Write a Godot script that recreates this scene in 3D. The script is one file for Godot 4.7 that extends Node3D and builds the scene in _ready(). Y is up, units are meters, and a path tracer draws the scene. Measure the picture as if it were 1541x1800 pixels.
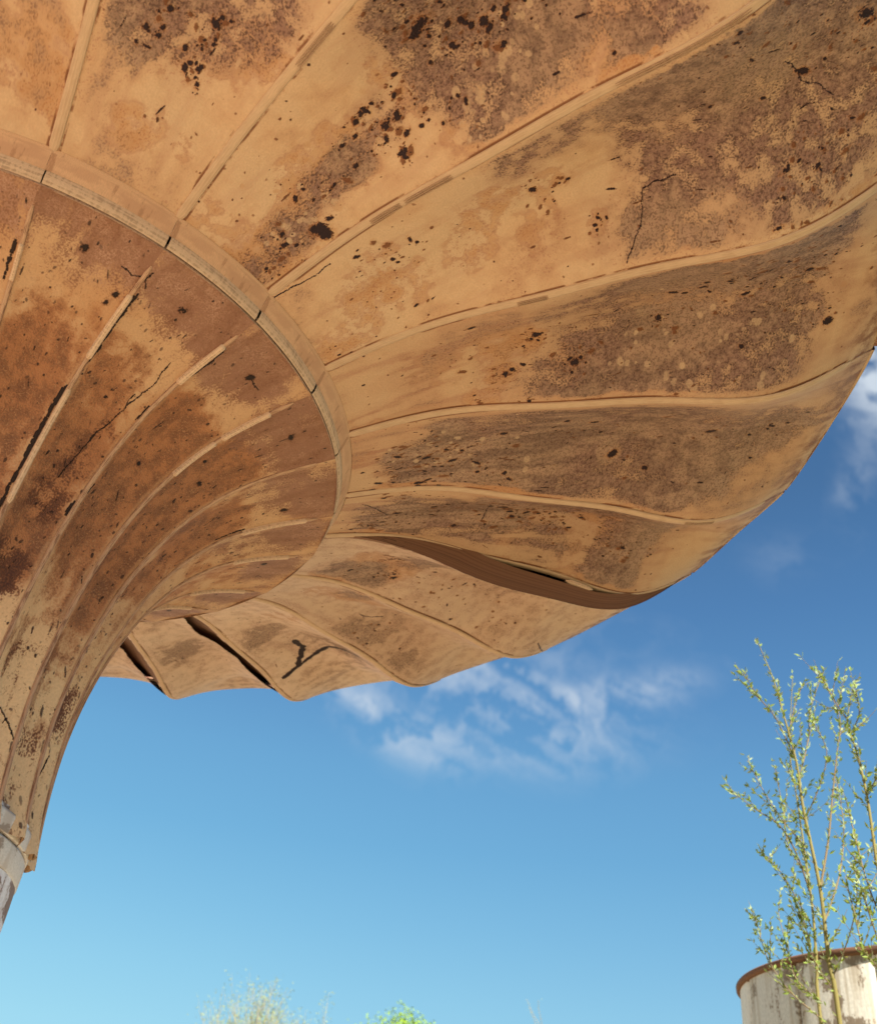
extends Node3D
# A derelict funnel-shaped canopy seen from underneath: a fluted bell on a post flares up to a ring, from which a broad ribbed brim spreads out.
# Sizes along the canopy's profile are in units of UNIT metres above the eye (1.6 m); ang/profile values were measured from its seams.

const UNIT := 2.2
const EYE := 1.6
const AXIS := Vector3(-0.7257 * UNIT, 0.0, -1.3199 * UNIT)
const RING := 0.5598
const RIM := 1.4125
const BAND := 0.5775
const TEXEL := 0.0018
const SKY_EXPOSURE := 3.05
const BRIM_KNOTS := [1.0408, 1.1049, 1.1265, 1.1461, 1.1620, 1.2770]
const BELL_KNOTS := [0.2454, -0.0512, -0.2810, -0.4250, -0.5040, -0.5079, -0.4376]
const SEAM_DEG := [-67.52, -51.25, -35.67, -20.30, -5.54, 10.55, 24.03, 41.50, 55.55, 71.27, 86.44]
const BELL_LOW := 0.645
const BELL_TOP := 1.5598
# light that falls on the underside, used to turn the paint's look in open shade into its own colour
var LIT := Vector3(0.90, 0.755, 0.42)

var GRIME := [[0, 0.223, 0.228, 0.081, 0.5], [0, 0.437, 0.253, 0.144, 0.8], [0, 0.682, 0.261, 0.08, 0.6], [0, 0.774, 0.324, 0.095, 0.8], [0, 0.865, 0.285, 0.072, 0.4], [1, 0.218, 0.431, 0.094, 0.8], [1, 0.389, 0.446, 0.157, 0.9], [1, 0.568, 0.306, 0.074, 0.6], [1, 0.618, 0.479, 0.159, 0.95], 
	[1, 0.623, 0.182, 0.071, 0.8], [1, 0.623, 0.544, 0.126, 0.95], [1, 0.625, 0.238, 0.067, 0.75], [1, 0.628, 0.398, 0.081, 0.7], [1, 0.643, 0.043, 0.069, 0.5], [1, 0.657, 0.596, 0.094, 0.8], [1, 0.723, 0.108, 0.077, 0.85], [1, 0.809, 0.439, 0.081, 0.75], [1, 0.831, 0.045, 0.069, 0.8], 
	[1, 0.853, 0.699, 0.126, 0.8], [1, 0.984, 0.718, 0.08, 0.5], [2, 0.13, 0.507, 0.091, 0.65], [2, 0.16, 0.433, 0.084, 0.65], [2, 0.217, 0.769, 0.296, 1], [2, 0.374, 0.901, 0.208, 1], [2, 0.429, 0.673, 0.186, 0.95], [2, 0.51, 0.825, 0.259, 1], [2, 0.512, 0.614, 0.103, 0.7], 
	[2, 0.656, 0.93, 0.109, 1], [2, 0.76, 0.76, 0.177, 0.95], [2, 0.776, 0.846, 0.144, 1], [2, 0.794, 0.537, 0.089, 0.5], [2, 0.815, 0.662, 0.142, 0.85], [2, 0.824, 0.599, 0.098, 0.7], [3, 0.06, 0.87, 0.094, 0.9], [3, 0.076, 0.679, 0.11, 0.7], [3, 0.15, 0.852, 0.133, 0.85], 
	[3, 0.155, 0.604, 0.13, 0.8], [3, 0.196, 0.527, 0.14, 0.8], [3, 0.229, 0.797, 0.152, 0.75], [3, 0.301, 0.427, 0.113, 0.5], [3, 0.442, 0.715, 0.174, 0.6], [3, 0.505, 0.502, 0.115, 0.5], [3, 0.541, 0.856, 0.12, 0.7], [3, 0.706, 0.316, 0.117, 0.5], [3, 0.762, 0.776, 0.162, 0.95], 
	[3, 0.789, 0.676, 0.181, 1], [3, 0.79, 0.44, 0.158, 0.95], [3, 0.791, 0.554, 0.179, 1], [4, 0.098, 0.208, 0.091, 0.6], [4, 0.306, 0.712, 0.194, 0.8], [4, 0.391, 0.379, 0.231, 1], [4, 0.405, 0.551, 0.236, 1], [4, 0.446, 0.847, 0.181, 0.6], [4, 0.554, 0.216, 0.148, 0.95], 
	[4, 0.603, 0.106, 0.084, 0.5], [4, 0.679, 0.759, 0.137, 0.6], [4, 0.766, 0.463, 0.21, 0.95], [4, 0.781, 0.308, 0.131, 0.6], [4, 0.809, 0.653, 0.171, 0.9], [4, 0.815, 0.169, 0.129, 0.9], [5, 0.352, 0.526, 0.166, 0.9], [5, 0.362, 0.392, 0.162, 0.85], [5, 0.416, 0.793, 0.15, 0.5], 
	[5, 0.435, 0.679, 0.196, 0.7], [5, 0.446, 0.069, 0.066, 0.6], [5, 0.478, 0.143, 0.113, 0.7], [5, 0.602, 0.228, 0.161, 0.85], [5, 0.778, 0.514, 0.147, 0.7], [5, 0.821, 0.331, 0.143, 0.75], [5, 0.862, 0.119, 0.103, 0.85], [5, 0.875, 0.701, 0.154, 0.85], [6, 0.399, 0.303, 0.112, 0.7], 
	[6, 0.57, 0.441, 0.13, 0.3], [6, 0.581, 0.589, 0.135, 0.4], [6, 0.744, 0.129, 0.086, 0.8], [6, 0.766, 0.229, 0.101, 0.8], [6, 0.95, 1.01, 0.094, 0.4], [7, 0.252, 0.279, 0.106, 0.6], [7, 0.808, 0.636, 0.179, 0.34], [7, 0.969, 0.439, 0.172, 0.34], [8, 0.314, 0.604, 0.122, 0.5], 
	[8, 0.506, 0.54, 0.152, 0.36], [8, 0.816, 0.406, 0.178, 0.34], [9, 0.685, 0.54, 0.128, 0.34]]
var RUST := [[-1, 0.682, 0.135, 0.116, 0.4], [-1, 0.849, 0.118, 0.1, 0.5], [-1, 0.947, 0.073, 0.05, 0.6], [0, 0.43, 0.089, 0.066, 0.6], [0, 0.535, 0.234, 0.145, 0.5], [0, 0.601, 0.119, 0.05, 0.3], [0, 0.771, 0.102, 0.037, 0.4], [0, 0.865, 0.285, 0.096, 0.6], [1, 0.145, 0.022, 0.119, 0.4], 
	[1, 0.338, 0.352, 0.048, 0.5], [1, 0.499, 0.244, 0.083, 0.4], [1, 0.532, 0.167, 0.101, 0.6], [1, 0.551, 0.364, 0.081, 0.4], [1, 0.64, 0.235, 0.083, 0.5], [1, 0.663, 0.028, 0.069, 0.8], [1, 0.719, 0.119, 0.068, 0.6], [1, 0.723, 0.063, 0.095, 0.95], [1, 0.798, 0.412, 0.098, 0.4], 
	[1, 0.828, 0.628, 0.095, 0.5], [1, 0.869, 0.679, 0.079, 0.6], [1, 0.98, 0.636, 0.064, 0.4], [2, 0.237, 0.178, 0.07, 0.3], [2, 0.361, 0.382, 0.051, 0.5], [2, 0.387, 0.35, 0.104, 0.45], [2, 0.439, 0.449, 0.086, 0.4], [2, 0.484, 0.128, 0.089, 0.5], [2, 0.535, 0.183, 0.125, 0.45], 
	[2, 0.574, 0.3, 0.088, 0.5], [2, 0.654, 0.408, 0.07, 0.3], [2, 0.698, 0.814, 0.106, 0.4], [2, 0.734, 0.505, 0.044, 0.4], [2, 0.775, 0.1, 0.073, 0.4], [2, 0.828, 0.056, 0.064, 0.7], [2, 0.938, 0.879, 0.074, 0.5], [3, 0.084, 0.715, 0.074, 0.4], [3, 0.088, 0.67, 0.092, 0.5], 
	[3, 0.392, 0.283, 0.095, 0.3], [3, 0.473, 0.352, 0.057, 0.8], [3, 0.508, 0.177, 0.115, 0.3], [3, 0.535, 0.32, 0.116, 0.5], [3, 0.597, 0.581, 0.049, 0.6], [3, 0.723, 0.295, 0.059, 0.6], [3, 0.727, 0.419, 0.079, 0.7], [3, 0.915, 0.044, 0.079, 0.3], [3, 0.93, 0.262, 0.08, 0.5], 
	[4, 0.418, 0.04, 0.061, 0.3], [4, 0.444, 0.213, 0.125, 0.6], [4, 0.575, 0.172, 0.084, 0.6], [4, 0.779, 0.111, 0.106, 0.5], [4, 0.933, 0.607, 0.115, 0.4], [4, 0.979, 0.334, 0.134, 0.7], [4, 0.984, 0.422, 0.135, 0.4], [5, 0.399, 0.436, 0.117, 0.6], [5, 0.404, 0.589, 0.12, 0.7], 
	[5, 0.569, 0.673, 0.099, 0.7], [5, 0.795, 0.139, 0.092, 0.5], [5, 0.866, 0.453, 0.122, 0.4], [5, 0.87, 0.605, 0.126, 0.4], [6, 0.005, 0.325, 0.121, 0.5], [6, 0.477, 0.177, 0.098, 0.7], [6, 0.529, 0.248, 0.05, 0.9], [6, 0.529, 0.248, 0.075, 0.8], [6, 0.624, 0.283, 0.101, 0.8], 
	[6, 0.942, 0.148, 0.113, 0.8], [7, 0.296, 0.369, 0.081, 0.6], [7, 0.302, 0.29, 0.106, 0.8], [7, 0.416, 0.198, 0.104, 0.5], [8, 0.237, 0.287, 0.112, 0.5], [9, 0.063, 0.374, 0.119, 0.5]]
var FLAKES := [[0, 0.292, 0.213, 0.029, 9], [0, 0.351, 0.247, 0.029, 8], [0, 0.581, 0.229, 0.04, 10], [0, 0.59, 0.257, 0.026, 12], [0, 0.594, 0.196, 0.026, 10], [0, 0.655, 0.181, 0.013, 4], [1, 0.184, 0.441, 0.062, 10], [1, 0.31, 0.478, 0.039, 14], [1, 0.354, 0.429, 0.05, 26], 
	[1, 0.453, 0.284, 0.02, 6], [1, 0.538, 0.345, 0.049, 10], [1, 0.541, 0.438, 0.048, 10], [1, 0.572, 0.49, 0.071, 30], [1, 0.574, 0.518, 0.035, 14], [1, 0.612, 0.174, 0.084, 16], [1, 0.614, 0.306, 0.074, 40], [1, 0.616, 0.591, 0.028, 10], [1, 0.641, 0.257, 0.05, 10], 
	[1, 0.695, 0.373, 0.049, 8], [1, 0.767, 0.078, 0.06, 16], [1, 0.772, 0.305, 0.023, 10], [1, 0.849, 0.043, 0.035, 8], [2, 0.157, 0.776, 0.147, 30], [2, 0.276, 0.173, 0.053, 8], [2, 0.367, 0.919, 0.104, 40], [2, 0.383, 0.221, 0.044, 14], [2, 0.388, 0.427, 0.024, 8], 
	[2, 0.45, 0.846, 0.021, 5], [2, 0.455, 0.471, 0.021, 6], [2, 0.529, 0.444, 0.035, 6], [2, 0.697, 0.157, 0.072, 8], [2, 0.734, 0.505, 0.025, 6], [2, 0.801, 0.845, 0.126, 60], [2, 0.884, 0.052, 0.055, 8], [3, 0.308, 0.793, 0.144, 90], [3, 0.347, 0.245, 0.114, 12], 
	[3, 0.366, 0.714, 0.115, 20], [3, 0.477, 0.362, 0.042, 18], [3, 0.584, 0.581, 0.027, 8], [3, 0.656, 0.863, 0.082, 14], [3, 0.695, 0.623, 0.158, 14], [3, 0.73, 0.306, 0.039, 10], [3, 0.731, 0.43, 0.043, 16], [3, 0.93, 0.262, 0.03, 5], [3, 0.955, 0.347, 0.02, 5], 
	[4, 0.446, 0.823, 0.09, 10], [4, 0.47, 0.186, 0.115, 50], [4, 0.508, 0.676, 0.132, 12], [4, 0.58, 0.285, 0.107, 20], [4, 0.582, 0.471, 0.13, 16], [4, 0.625, 0.129, 0.084, 24], [4, 0.901, 0.184, 0.119, 40], [5, 0.013, 0.12, 0.065, 14], [5, 0.339, 0.635, 0.06, 18], 
	[5, 0.404, 0.396, 0.093, 36], [5, 0.416, 0.793, 0.15, 10], [5, 0.442, 0.594, 0.072, 24], [5, 0.446, 0.216, 0.114, 24], [5, 0.515, 0.456, 0.071, 30], [5, 0.617, 0.527, 0.061, 22], [5, 0.685, 0.709, 0.076, 18], [5, 0.729, 0.134, 0.091, 20], [5, 0.862, 0.093, 0.069, 14], 
	[6, 0.39, 0.749, 0.164, 24], [6, 0.443, 0.232, 0.044, 30], [6, 0.59, 0.537, 0.133, 24], [6, 0.689, 0.438, 0.158, 20], [6, 0.706, 0.275, 0.041, 30], [6, 0.793, 0.218, 0.076, 14], [6, 0.805, 0.711, 0.141, 18], [7, 0.779, 0.47, 0.171, 24], [8, 0.314, 0.604, 0.092, 10], 
	[9, 0.019, 0.458, 0.152, 20]]
var BLOBS := [[0, 0.277, 0.213, 0.013], [0, 0.356, 0.248, 0.01], [0, 0.503, 0.213, 0.01], [0, 0.548, 0.191, 0.01], [0, 0.573, 0.235, 0.01], [0, 0.588, 0.26, 0.016], [0, 0.618, 0.201, 0.01], [0, 0.644, 0.182, 0.01], [0, 0.644, 0.276, 0.01], 
	[1, 0.345, 0.43, 0.024], [1, 0.358, 0.418, 0.016], [1, 0.468, 0.471, 0.013], [1, 0.477, 0.278, 0.01], [1, 0.515, 0.34, 0.008], [1, 0.519, 0.406, 0.01], [1, 0.526, 0.442, 0.01], [1, 0.55, 0.493, 0.019], [1, 0.613, 0.592, 0.016], 
	[1, 0.614, 0.305, 0.021], [1, 0.67, 0.5, 0.013], [1, 0.68, 0.093, 0.009], [1, 0.76, 0.087, 0.012], [1, 0.774, 0.305, 0.015], [1, 0.81, 0.132, 0.014], [1, 0.819, 0.159, 0.01], [1, 0.82, 0.097, 0.01], [1, 0.84, 0.14, 0.029], 
	[1, 0.898, 0.14, 0.021], [1, 0.904, 0.63, 0.008], [2, 0.345, 0.939, 0.024], [2, 0.44, 0.876, 0.009], [2, 0.45, 0.846, 0.017], [2, 0.801, 0.845, 0.013], [3, 0.468, 0.362, 0.017], [3, 0.574, 0.579, 0.014], [3, 0.722, 0.885, 0.017], 
	[3, 0.729, 0.304, 0.016], [3, 0.73, 0.428, 0.02], [3, 0.955, 0.347, 0.01], [4, 0.327, 0.429, 0.015], [4, 0.67, 0.847, 0.012], [4, 0.684, 0.547, 0.018], [5, 0.733, 0.29, 0.016], [5, 0.995, 0.917, 0.014], [7, 0.088, 1.015, 0.022]]
var CLEAN := [[2, 0.338, 0.797, 0.101, 0.5], [2, 0.428, 0.647, 0.068, 0.4], [2, 0.716, 0.422, 0.212, 0.6], [2, 0.844, 0.696, 0.071, 0.6], [2, 0.918, 0.728, 0.063, 0.6], [2, 0.948, 0.62, 0.099, 0.9], [3, 0.363, 0.62, 0.171, 0.5], [3, 0.505, 0.915, 0.091, 1], [3, 0.841, 0.956, 0.065, 1], 
	[4, 0.222, 0.76, 0.108, 0.3], [4, 0.678, 0.539, 0.04, 1], [4, 0.979, 0.334, 0.089, 0.6], [5, 0.424, 0.825, 0.177, 0.6], [5, 0.431, 0.426, 0.061, 1], [5, 0.527, 0.486, 0.053, 1], [5, 0.582, 0.587, 0.064, 0.9]]
var PALES := [[1, 0.142, 0.292, 0.161, 10], [1, 0.494, 0.29, 0.098, 12], [1, 0.612, 0.174, 0.101, 20], [1, 0.621, 0.531, 0.063, 12], [1, 0.723, 0.108, 0.069, 14], [1, 0.759, 0.468, 0.08, 26], [1, 0.8, 0.422, 0.049, 12], [3, 0.758, 0.725, 0.241, 20], [3, 0.823, 0.575, 0.16, 20], 
	[4, 0.497, 0.327, 0.17, 14], [4, 0.575, 0.172, 0.126, 14]]
var BELL_GRIME := [[-1, 0.818, 0.961, 0.101, 0.5], [0, 0.123, 1.006, 0.099, 0.7], [0, 0.548, 0.905, 0.068, 0.4], [0, 0.6, 0.989, 0.1, 0.7], [0, 0.93, 0.976, 0.1, 0.9], [1, 0.298, 0.968, 0.118, 0.8], [1, 0.476, 0.942, 0.085, 0.5], [1, 0.895, 0.957, 0.138, 0.9], [2, 0.224, 0.882, 0.071, 0.6], 
	[2, 0.429, 0.944, 0.142, 0.95], [3, 0.04, 0.944, 0.128, 0.95], [3, 0.305, 0.854, 0.094, 0.6], [3, 0.823, 0.948, 0.135, 1], [4, 0.249, 0.866, 0.118, 0.7], [4, 0.654, 0.962, 0.122, 1], [5, 0.377, 0.929, 0.106, 1], [5, 0.437, 0.797, 0.126, 0.7], [6, 0.328, 0.917, 0.112, 1], 
	[7, 0.339, 0.927, 0.119, 1], [8, 0.487, 0.932, 0.1, 0.9]]
var BELL_BROWN := [[0, 0.191, 0.73, 0.069, 0.6], [0, 0.321, 0.783, 0.086, 0.35], [0, 0.5, 0.618, 0.104, 0.7], [0, 0.516, 0.708, 0.121, 0.7], [0, 0.895, 0.512, 0.138, 0.6], [0, 0.916, 0.778, 0.069, 0.3], [1, 0.286, 0.778, 0.104, 0.5], [1, 0.301, 0.702, 0.105, 0.6], [1, 0.459, 0.398, 0.086, 1], 
	[1, 0.465, 0.593, 0.122, 0.8], [1, 0.516, 0.621, 0.088, 0.7], [1, 0.538, 0.463, 0.104, 0.9], [1, 0.986, 0.446, 0.087, 0.7], [2, 0.038, 0.64, 0.089, 0.9], [2, 0.093, 0.314, 0.085, 0.3], [2, 0.204, 0.527, 0.106, 0.9], [2, 0.386, 0.736, 0.144, 0.8], [2, 0.643, 0.628, 0.109, 0.9], 
	[2, 0.772, 0.362, 0.07, 0.3], [2, 0.959, 0.26, 0.086, 0.2], [2, 0.959, 0.436, 0.107, 0.5], [2, 0.969, 0.748, 0.111, 0.9], [3, 0.479, 0.652, 0.15, 0.95], [3, 0.541, 0.55, 0.093, 0.8], [3, 0.552, 0.328, 0.107, 0.5], [3, 0.553, 0.497, 0.092, 0.5], [3, 0.576, 0.762, 0.152, 1], 
	[3, 0.611, 0.439, 0.11, 0.7], [3, 0.717, 0.205, 0.052, 0.35], [4, 0.271, 0.281, 0.055, 0.5], [4, 0.45, 0.658, 0.118, 0.7], [4, 0.622, 0.758, 0.1, 0.7], [4, 0.677, 0.539, 0.078, 0.6]]
var BELL_DARK := [[1, 0.459, 0.398, 0.068, 1], [1, 0.5, 0.372, 0.068, 1], [1, 0.599, 0.51, 0.07, 0.8], [1, 0.704, 0.587, 0.07, 0.7], [1, 0.76, 0.667, 0.053, 0.6], [1, 0.877, 0.763, 0.053, 0.4], [2, 0.69, 0.293, 0.069, 0.5], [3, 0.094, 0.479, 0.072, 0.6], [3, 0.46, 0.104, 0.051, 1], 
	[3, 0.702, 0.182, 0.069, 0.7], [3, 0.975, 0.128, 0.052, 0.5], [4, 0.172, 0.5, 0.076, 0.6], [4, 0.265, 0.441, 0.075, 0.6], [4, 0.542, 0.291, 0.074, 0.8], [4, 0.849, 0.606, 0.099, 0.5], [4, 0.992, 0.235, 0.074, 0.6]]
var BELL_BLOBS := [[0, 0.483, 0.933, 0.012], [0, 0.858, 0.867, 0.009], [0, 0.888, 0.888, 0.01], [1, 0.471, 0.931, 0.014], [1, 0.48, 0.719, 0.007], [2, 0.492, 0.925, 0.011], [2, 0.512, 0.659, 0.007], [3, 0.235, 0.76, 0.009], [3, 0.493, 0.93, 0.009], 
	[3, 0.565, 0.728, 0.008], [4, 0.762, 0.889, 0.008], [6, 0.243, 0.902, 0.011], [7, 0.385, 0.898, 0.009], [8, 0.45, 0.917, 0.01]]
var CRACKS := [[2, [0.942, 0.538], [0.851, 0.557], [0.805, 0.570], [0.670, 0.583], [0.657, 0.602], [0.656, 0.637]], [2, [0.362, 0.824], [0.433, 0.837], [0.489, 0.839], [0.528, 0.862], [0.591, 0.880]], [5, [0.647, 0.347], [0.430, 0.343], [0.364, 0.342]], [5, [0.334, 0.376], [0.217, 0.398], [0.088, 0.412]], [5, [0.252, 0.060], [0.403, 0.096], [0.562, 0.126]], [8, [0.905, 0.649], [0.682, 0.636], [0.503, 0.621], [0.209, 0.631]], [8, [0.638, 0.509], [0.647, 0.569], [0.777, 0.637]], [2, [0.026, 0.166], [0.017, 0.103], [0.033, 0.037]], [2, [0.105, 0.117], [0.098, 0.071], [0.049, 0.019]], [6, [0.875, 0.840], [1.132, 1.015], [1.028, 1.015]], [7, [0.651, 0.405], [0.647, 0.450], [0.601, 0.481]]]
var BELL_CRACKS := [[0, [0.803, 0.935], [0.916, 0.932], [1.019, 0.945]], [1, [0.047, 0.956], [0.022, 0.940], [0.072, 0.924]], [1, [0.572, 0.554], [0.632, 0.618], [0.734, 0.689], [0.741, 0.754]], [1, [0.778, 0.840], [0.829, 0.787], [0.753, 0.728]], [2, [0.492, 0.925], [0.684, 0.922]], [2, [0.034, 0.551], [0.085, 0.579]], [2, [0.632, 0.217], [1.161, 0.168], [1.666, 0.133]], [4, [0.795, 0.213], [0.537, 0.141], [0.552, 0.108]]]
var BELL_GAPS := [[1, 0.0030, [0.05, 0.91], [0.04, 0.84], [0.02, 0.75]], [0, 0.0040, [0.95, 0.69], [0.94, 0.62], [0.94, 0.53], [0.92, 0.44]], [1, 0.0020, [0.03, 0.74], [0.0, 0.70]], [0, 0.0050, [0.97, 0.70], [0.95, 0.66]], [1, 0.0045, [0.97, 0.75], [0.965, 0.72]], [1, 0.0045, [0.965, 0.53], [0.96, 0.505]], [-1, 0.003, [0.93, 0.90], [0.92, 0.83]], [4, 0.0026, [0.95, 0.80], [0.93, 0.73]], [2, 0.0022, [0.04, 0.93], [0.05, 0.85]]]
var BRIM_BATTENS := [[1, 0.812, 0.88], [2, 0.735, 0.782], [2, 0.788, 0.86], [2, 1.085, 1.25], [3, 0.86, 0.905], [5, 1.20, 1.26]]
var BELL_BATTENS := [[1, 0.76, 0.905, 0.0, 0.0078], [1, 0.47, 0.70, 0.001, 0.0072], [2, 0.82, 0.935, 0.0, 0.0085], [3, 0.81, 0.92, 0.0, 0.0072], [3, 0.69, 0.80, 0.0, 0.006], [5, 0.79, 0.945, 0.0, 0.006], [6, 0.80, 0.945, 0.0, 0.0065], [7, 0.77, 0.94, 0.0, 0.0065], [8, 0.75, 0.91, 0.0, 0.0065], [0, 0.83, 0.90, 0.0, 0.006]]
var CLOUDS := [[-3.6, 25.0, 3.2, 1.3, 0.85, -0.55], [-0.6, 23.9, 3.0, 1.1, 0.75, -0.3], [3.2, 23.6, 3.0, 1.2, 0.72, 0.0], [5.0, 25.3, 1.9, 1.5, 0.9, 0.0], [2.5, 25.6, 3.5, 1.6, 0.5, 0.0], [8.2, 24.6, 3.2, 1.9, 0.66, 0.0], [3.5, 27.4, 5.5, 1.2, 0.6, 0.1], [10.2, 26.3, 4.6, 1.0, 0.85, 0.16], [13.8, 26.6, 2.6, 0.9, 0.75, 0.2], [11.5, 24.4, 3.6, 1.4, 0.36, 0.0], [8.0, 22.8, 2.8, 1.0, 0.3, 0.0], [12.0, 29.5, 3.0, 1.0, 0.2, 0.0], [31.2, 42.0, 3.0, 2.6, 2.6, 0.0], [31.0, 37.6, 1.8, 1.8, 0.42, 0.0], [27.2, 36.6, 1.4, 1.9, 0.3, 0.9], [22.0, 33.3, 2.0, 1.2, 0.15, 0.0]]
var WILLOW := [
	[0.017, Vector3(2.47, 2.87, -6.12), Vector3(2.45, 3.19, -6.11), Vector3(2.45, 3.59, -6.10), Vector3(2.41, 4.07, -6.10), Vector3(2.40, 4.36, -6.09), Vector3(2.35, 4.71, -6.09), Vector3(2.31, 4.95, -6.09), Vector3(2.24, 5.21, -6.10)],
	[0.013, Vector3(2.49, 2.92, -6.44), Vector3(2.51, 3.24, -6.45), Vector3(2.53, 3.57, -6.46), Vector3(2.53, 3.92, -6.47), Vector3(2.53, 4.30, -6.49), Vector3(2.53, 4.63, -6.51), Vector3(2.61, 5.19, -6.50)],
	[0.009, Vector3(2.46, 3.60, -6.12), Vector3(2.55, 3.89, -6.13), Vector3(2.62, 4.18, -6.14), Vector3(2.70, 4.50, -6.15), Vector3(2.76, 4.75, -6.17), Vector3(2.71, 5.05, -6.24)],
	[0.007, Vector3(2.52, 3.63, -6.42), Vector3(2.42, 3.87, -6.33), Vector3(2.30, 4.00, -6.24), Vector3(2.14, 4.05, -6.16), Vector3(1.97, 4.13, -6.09)],
	[0.006, Vector3(2.53, 3.94, -6.42), Vector3(2.46, 4.13, -6.55), Vector3(2.39, 4.38, -6.68), Vector3(2.34, 4.66, -6.81)],
	[0.006, Vector3(2.42, 4.39, -6.14), Vector3(2.30, 4.64, -6.08), Vector3(2.18, 4.75, -6.02), Vector3(2.07, 4.87, -5.95)],
	[0.005, Vector3(2.51, 3.43, -6.43), Vector3(2.40, 3.60, -6.36), Vector3(2.29, 3.74, -6.30), Vector3(2.17, 3.81, -6.23)],
	[0.007, Vector3(2.46, 3.41, -6.12), Vector3(2.63, 3.72, -6.23), Vector3(2.76, 4.09, -6.36), Vector3(2.82, 4.46, -6.52)],
	[0.006, Vector3(2.42, 4.27, -6.14), Vector3(2.54, 4.58, -6.20), Vector3(2.61, 4.82, -6.28), Vector3(2.74, 5.12, -6.33)],
	[0.005, Vector3(2.50, 3.04, -6.43), Vector3(2.42, 3.19, -6.57), Vector3(2.42, 3.41, -6.68), Vector3(2.43, 3.63, -6.78)],
	[0.005, Vector3(2.49, 2.95, -6.43), Vector3(2.35, 3.11, -6.52), Vector3(2.26, 3.31, -6.59), Vector3(2.23, 3.56, -6.64)],
	[0.005, Vector3(2.46, 3.10, -6.12), Vector3(2.53, 3.29, -5.99), Vector3(2.56, 3.48, -5.87), Vector3(2.54, 3.70, -5.77)],
	[0.006, Vector3(2.39, 4.56, -6.15), Vector3(2.47, 4.80, -6.18), Vector3(2.55, 4.97, -6.20)],
	[0.005, Vector3(2.52, 3.76, -6.42), Vector3(2.44, 3.96, -6.49), Vector3(2.44, 4.23, -6.52), Vector3(2.43, 4.52, -6.56)],
	[0.005, Vector3(2.43, 4.02, -6.14), Vector3(2.52, 4.22, -6.06), Vector3(2.57, 4.42, -6.01), Vector3(2.51, 4.60, -6.00)],
	[0.004, Vector3(2.46, 3.04, -6.12), Vector3(2.36, 3.18, -6.09), Vector3(2.32, 3.31, -6.04), Vector3(2.27, 3.39, -5.99)],
]
var SAPLING := [
	[0.015, Vector3(2.50, 2.76, -5.45), Vector3(2.53, 3.30, -5.46), Vector3(2.53, 3.58, -5.48), Vector3(2.54, 3.93, -5.49), Vector3(2.53, 4.21, -5.51), Vector3(2.52, 4.40, -5.54), Vector3(2.58, 4.62, -5.53)],
	[0.006, Vector3(2.53, 4.41, -5.55), Vector3(2.50, 4.57, -5.62), Vector3(2.46, 4.80, -5.69)],
	[0.005, Vector3(2.56, 3.97, -5.54), Vector3(2.58, 4.01, -5.42), Vector3(2.60, 4.09, -5.29)],
	[0.006, Vector3(2.51, 3.19, -5.45), Vector3(2.50, 3.45, -5.56), Vector3(2.52, 3.73, -5.67), Vector3(2.54, 3.96, -5.76)],
	[0.005, Vector3(2.49, 3.02, -5.46), Vector3(2.41, 3.22, -5.39), Vector3(2.35, 3.36, -5.30)],
	[0.005, Vector3(2.53, 4.33, -5.55), Vector3(2.57, 4.43, -5.48), Vector3(2.55, 4.55, -5.43)],
	[0.006, Vector3(2.51, 2.97, -5.45), Vector3(2.43, 3.09, -5.56), Vector3(2.43, 3.34, -5.63), Vector3(2.44, 3.54, -5.70)],
]

var brim_m := PackedFloat64Array()
var bell_m := PackedFloat64Array()
var tiles: Array[PackedByteArray] = []
var painted := {}
var jobs := []
var lump := FastNoiseLite.new()
var lock := Mutex.new()

# ---------------------------------------------------------------- curves

func spline_bends(y: Array, h: float) -> PackedFloat64Array:
	var n := y.size()
	var m := PackedFloat64Array(); m.resize(n); m.fill(0.0)
	var c := PackedFloat64Array(); c.resize(n); c.fill(0.0)
	var d := PackedFloat64Array(); d.resize(n); d.fill(0.0)
	for i in range(1, n - 1):
		var k: float = 4.0 - c[i - 1]
		c[i] = 1.0 / k
		d[i] = (6.0 * (y[i + 1] - 2.0 * y[i] + y[i - 1]) / (h * h) - d[i - 1]) / k
	for i in range(n - 2, 0, -1):
		m[i] = d[i] - c[i] * m[i + 1]
	return m

func spline(y: Array, m: PackedFloat64Array, x0: float, h: float, x: float) -> float:
	var i := clampi(int(floor((x - x0) / h)), 0, y.size() - 2)
	var b := (x - x0) / h - i
	var a := 1.0 - b
	return a * y[i] + b * y[i + 1] + ((a * a * a - a) * m[i] + (b * b * b - b) * m[i + 1]) * h * h / 6.0

func brim_y(r: float) -> float:
	return spline(BRIM_KNOTS, brim_m, RING, (RIM - RING) / 5.0, r)

func bell_d(w: float) -> float:
	return spline(BELL_KNOTS, bell_m, 0.4, (BELL_TOP - 0.4) / 6.0, w)

func seam(k: int) -> float:
	if k < 0:
		return deg_to_rad(SEAM_DEG[0] + 14.717 * k)
	if k > 10:
		return deg_to_rad(SEAM_DEG[10] + 14.717 * (k - 10))
	return deg_to_rad(SEAM_DEG[k])

func at(r: float, ang: float, y: float) -> Vector3:
	return Vector3(r * cos(ang), y, -r * sin(ang)) * UNIT + Vector3(0, EYE, 0)

func bow(s: float, width: float, round_off: float) -> float:   # 0 at a panel's edges, 1 in its middle, rounded where it meets the seam
	var d := minf(s, 1.0 - s) * width
	var t := clampf((sqrt(d * d + round_off * round_off) - round_off) / (0.5 * width), 0.0, 1.0)
	return 1.0 - pow(1.0 - t, 2.0)

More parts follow.
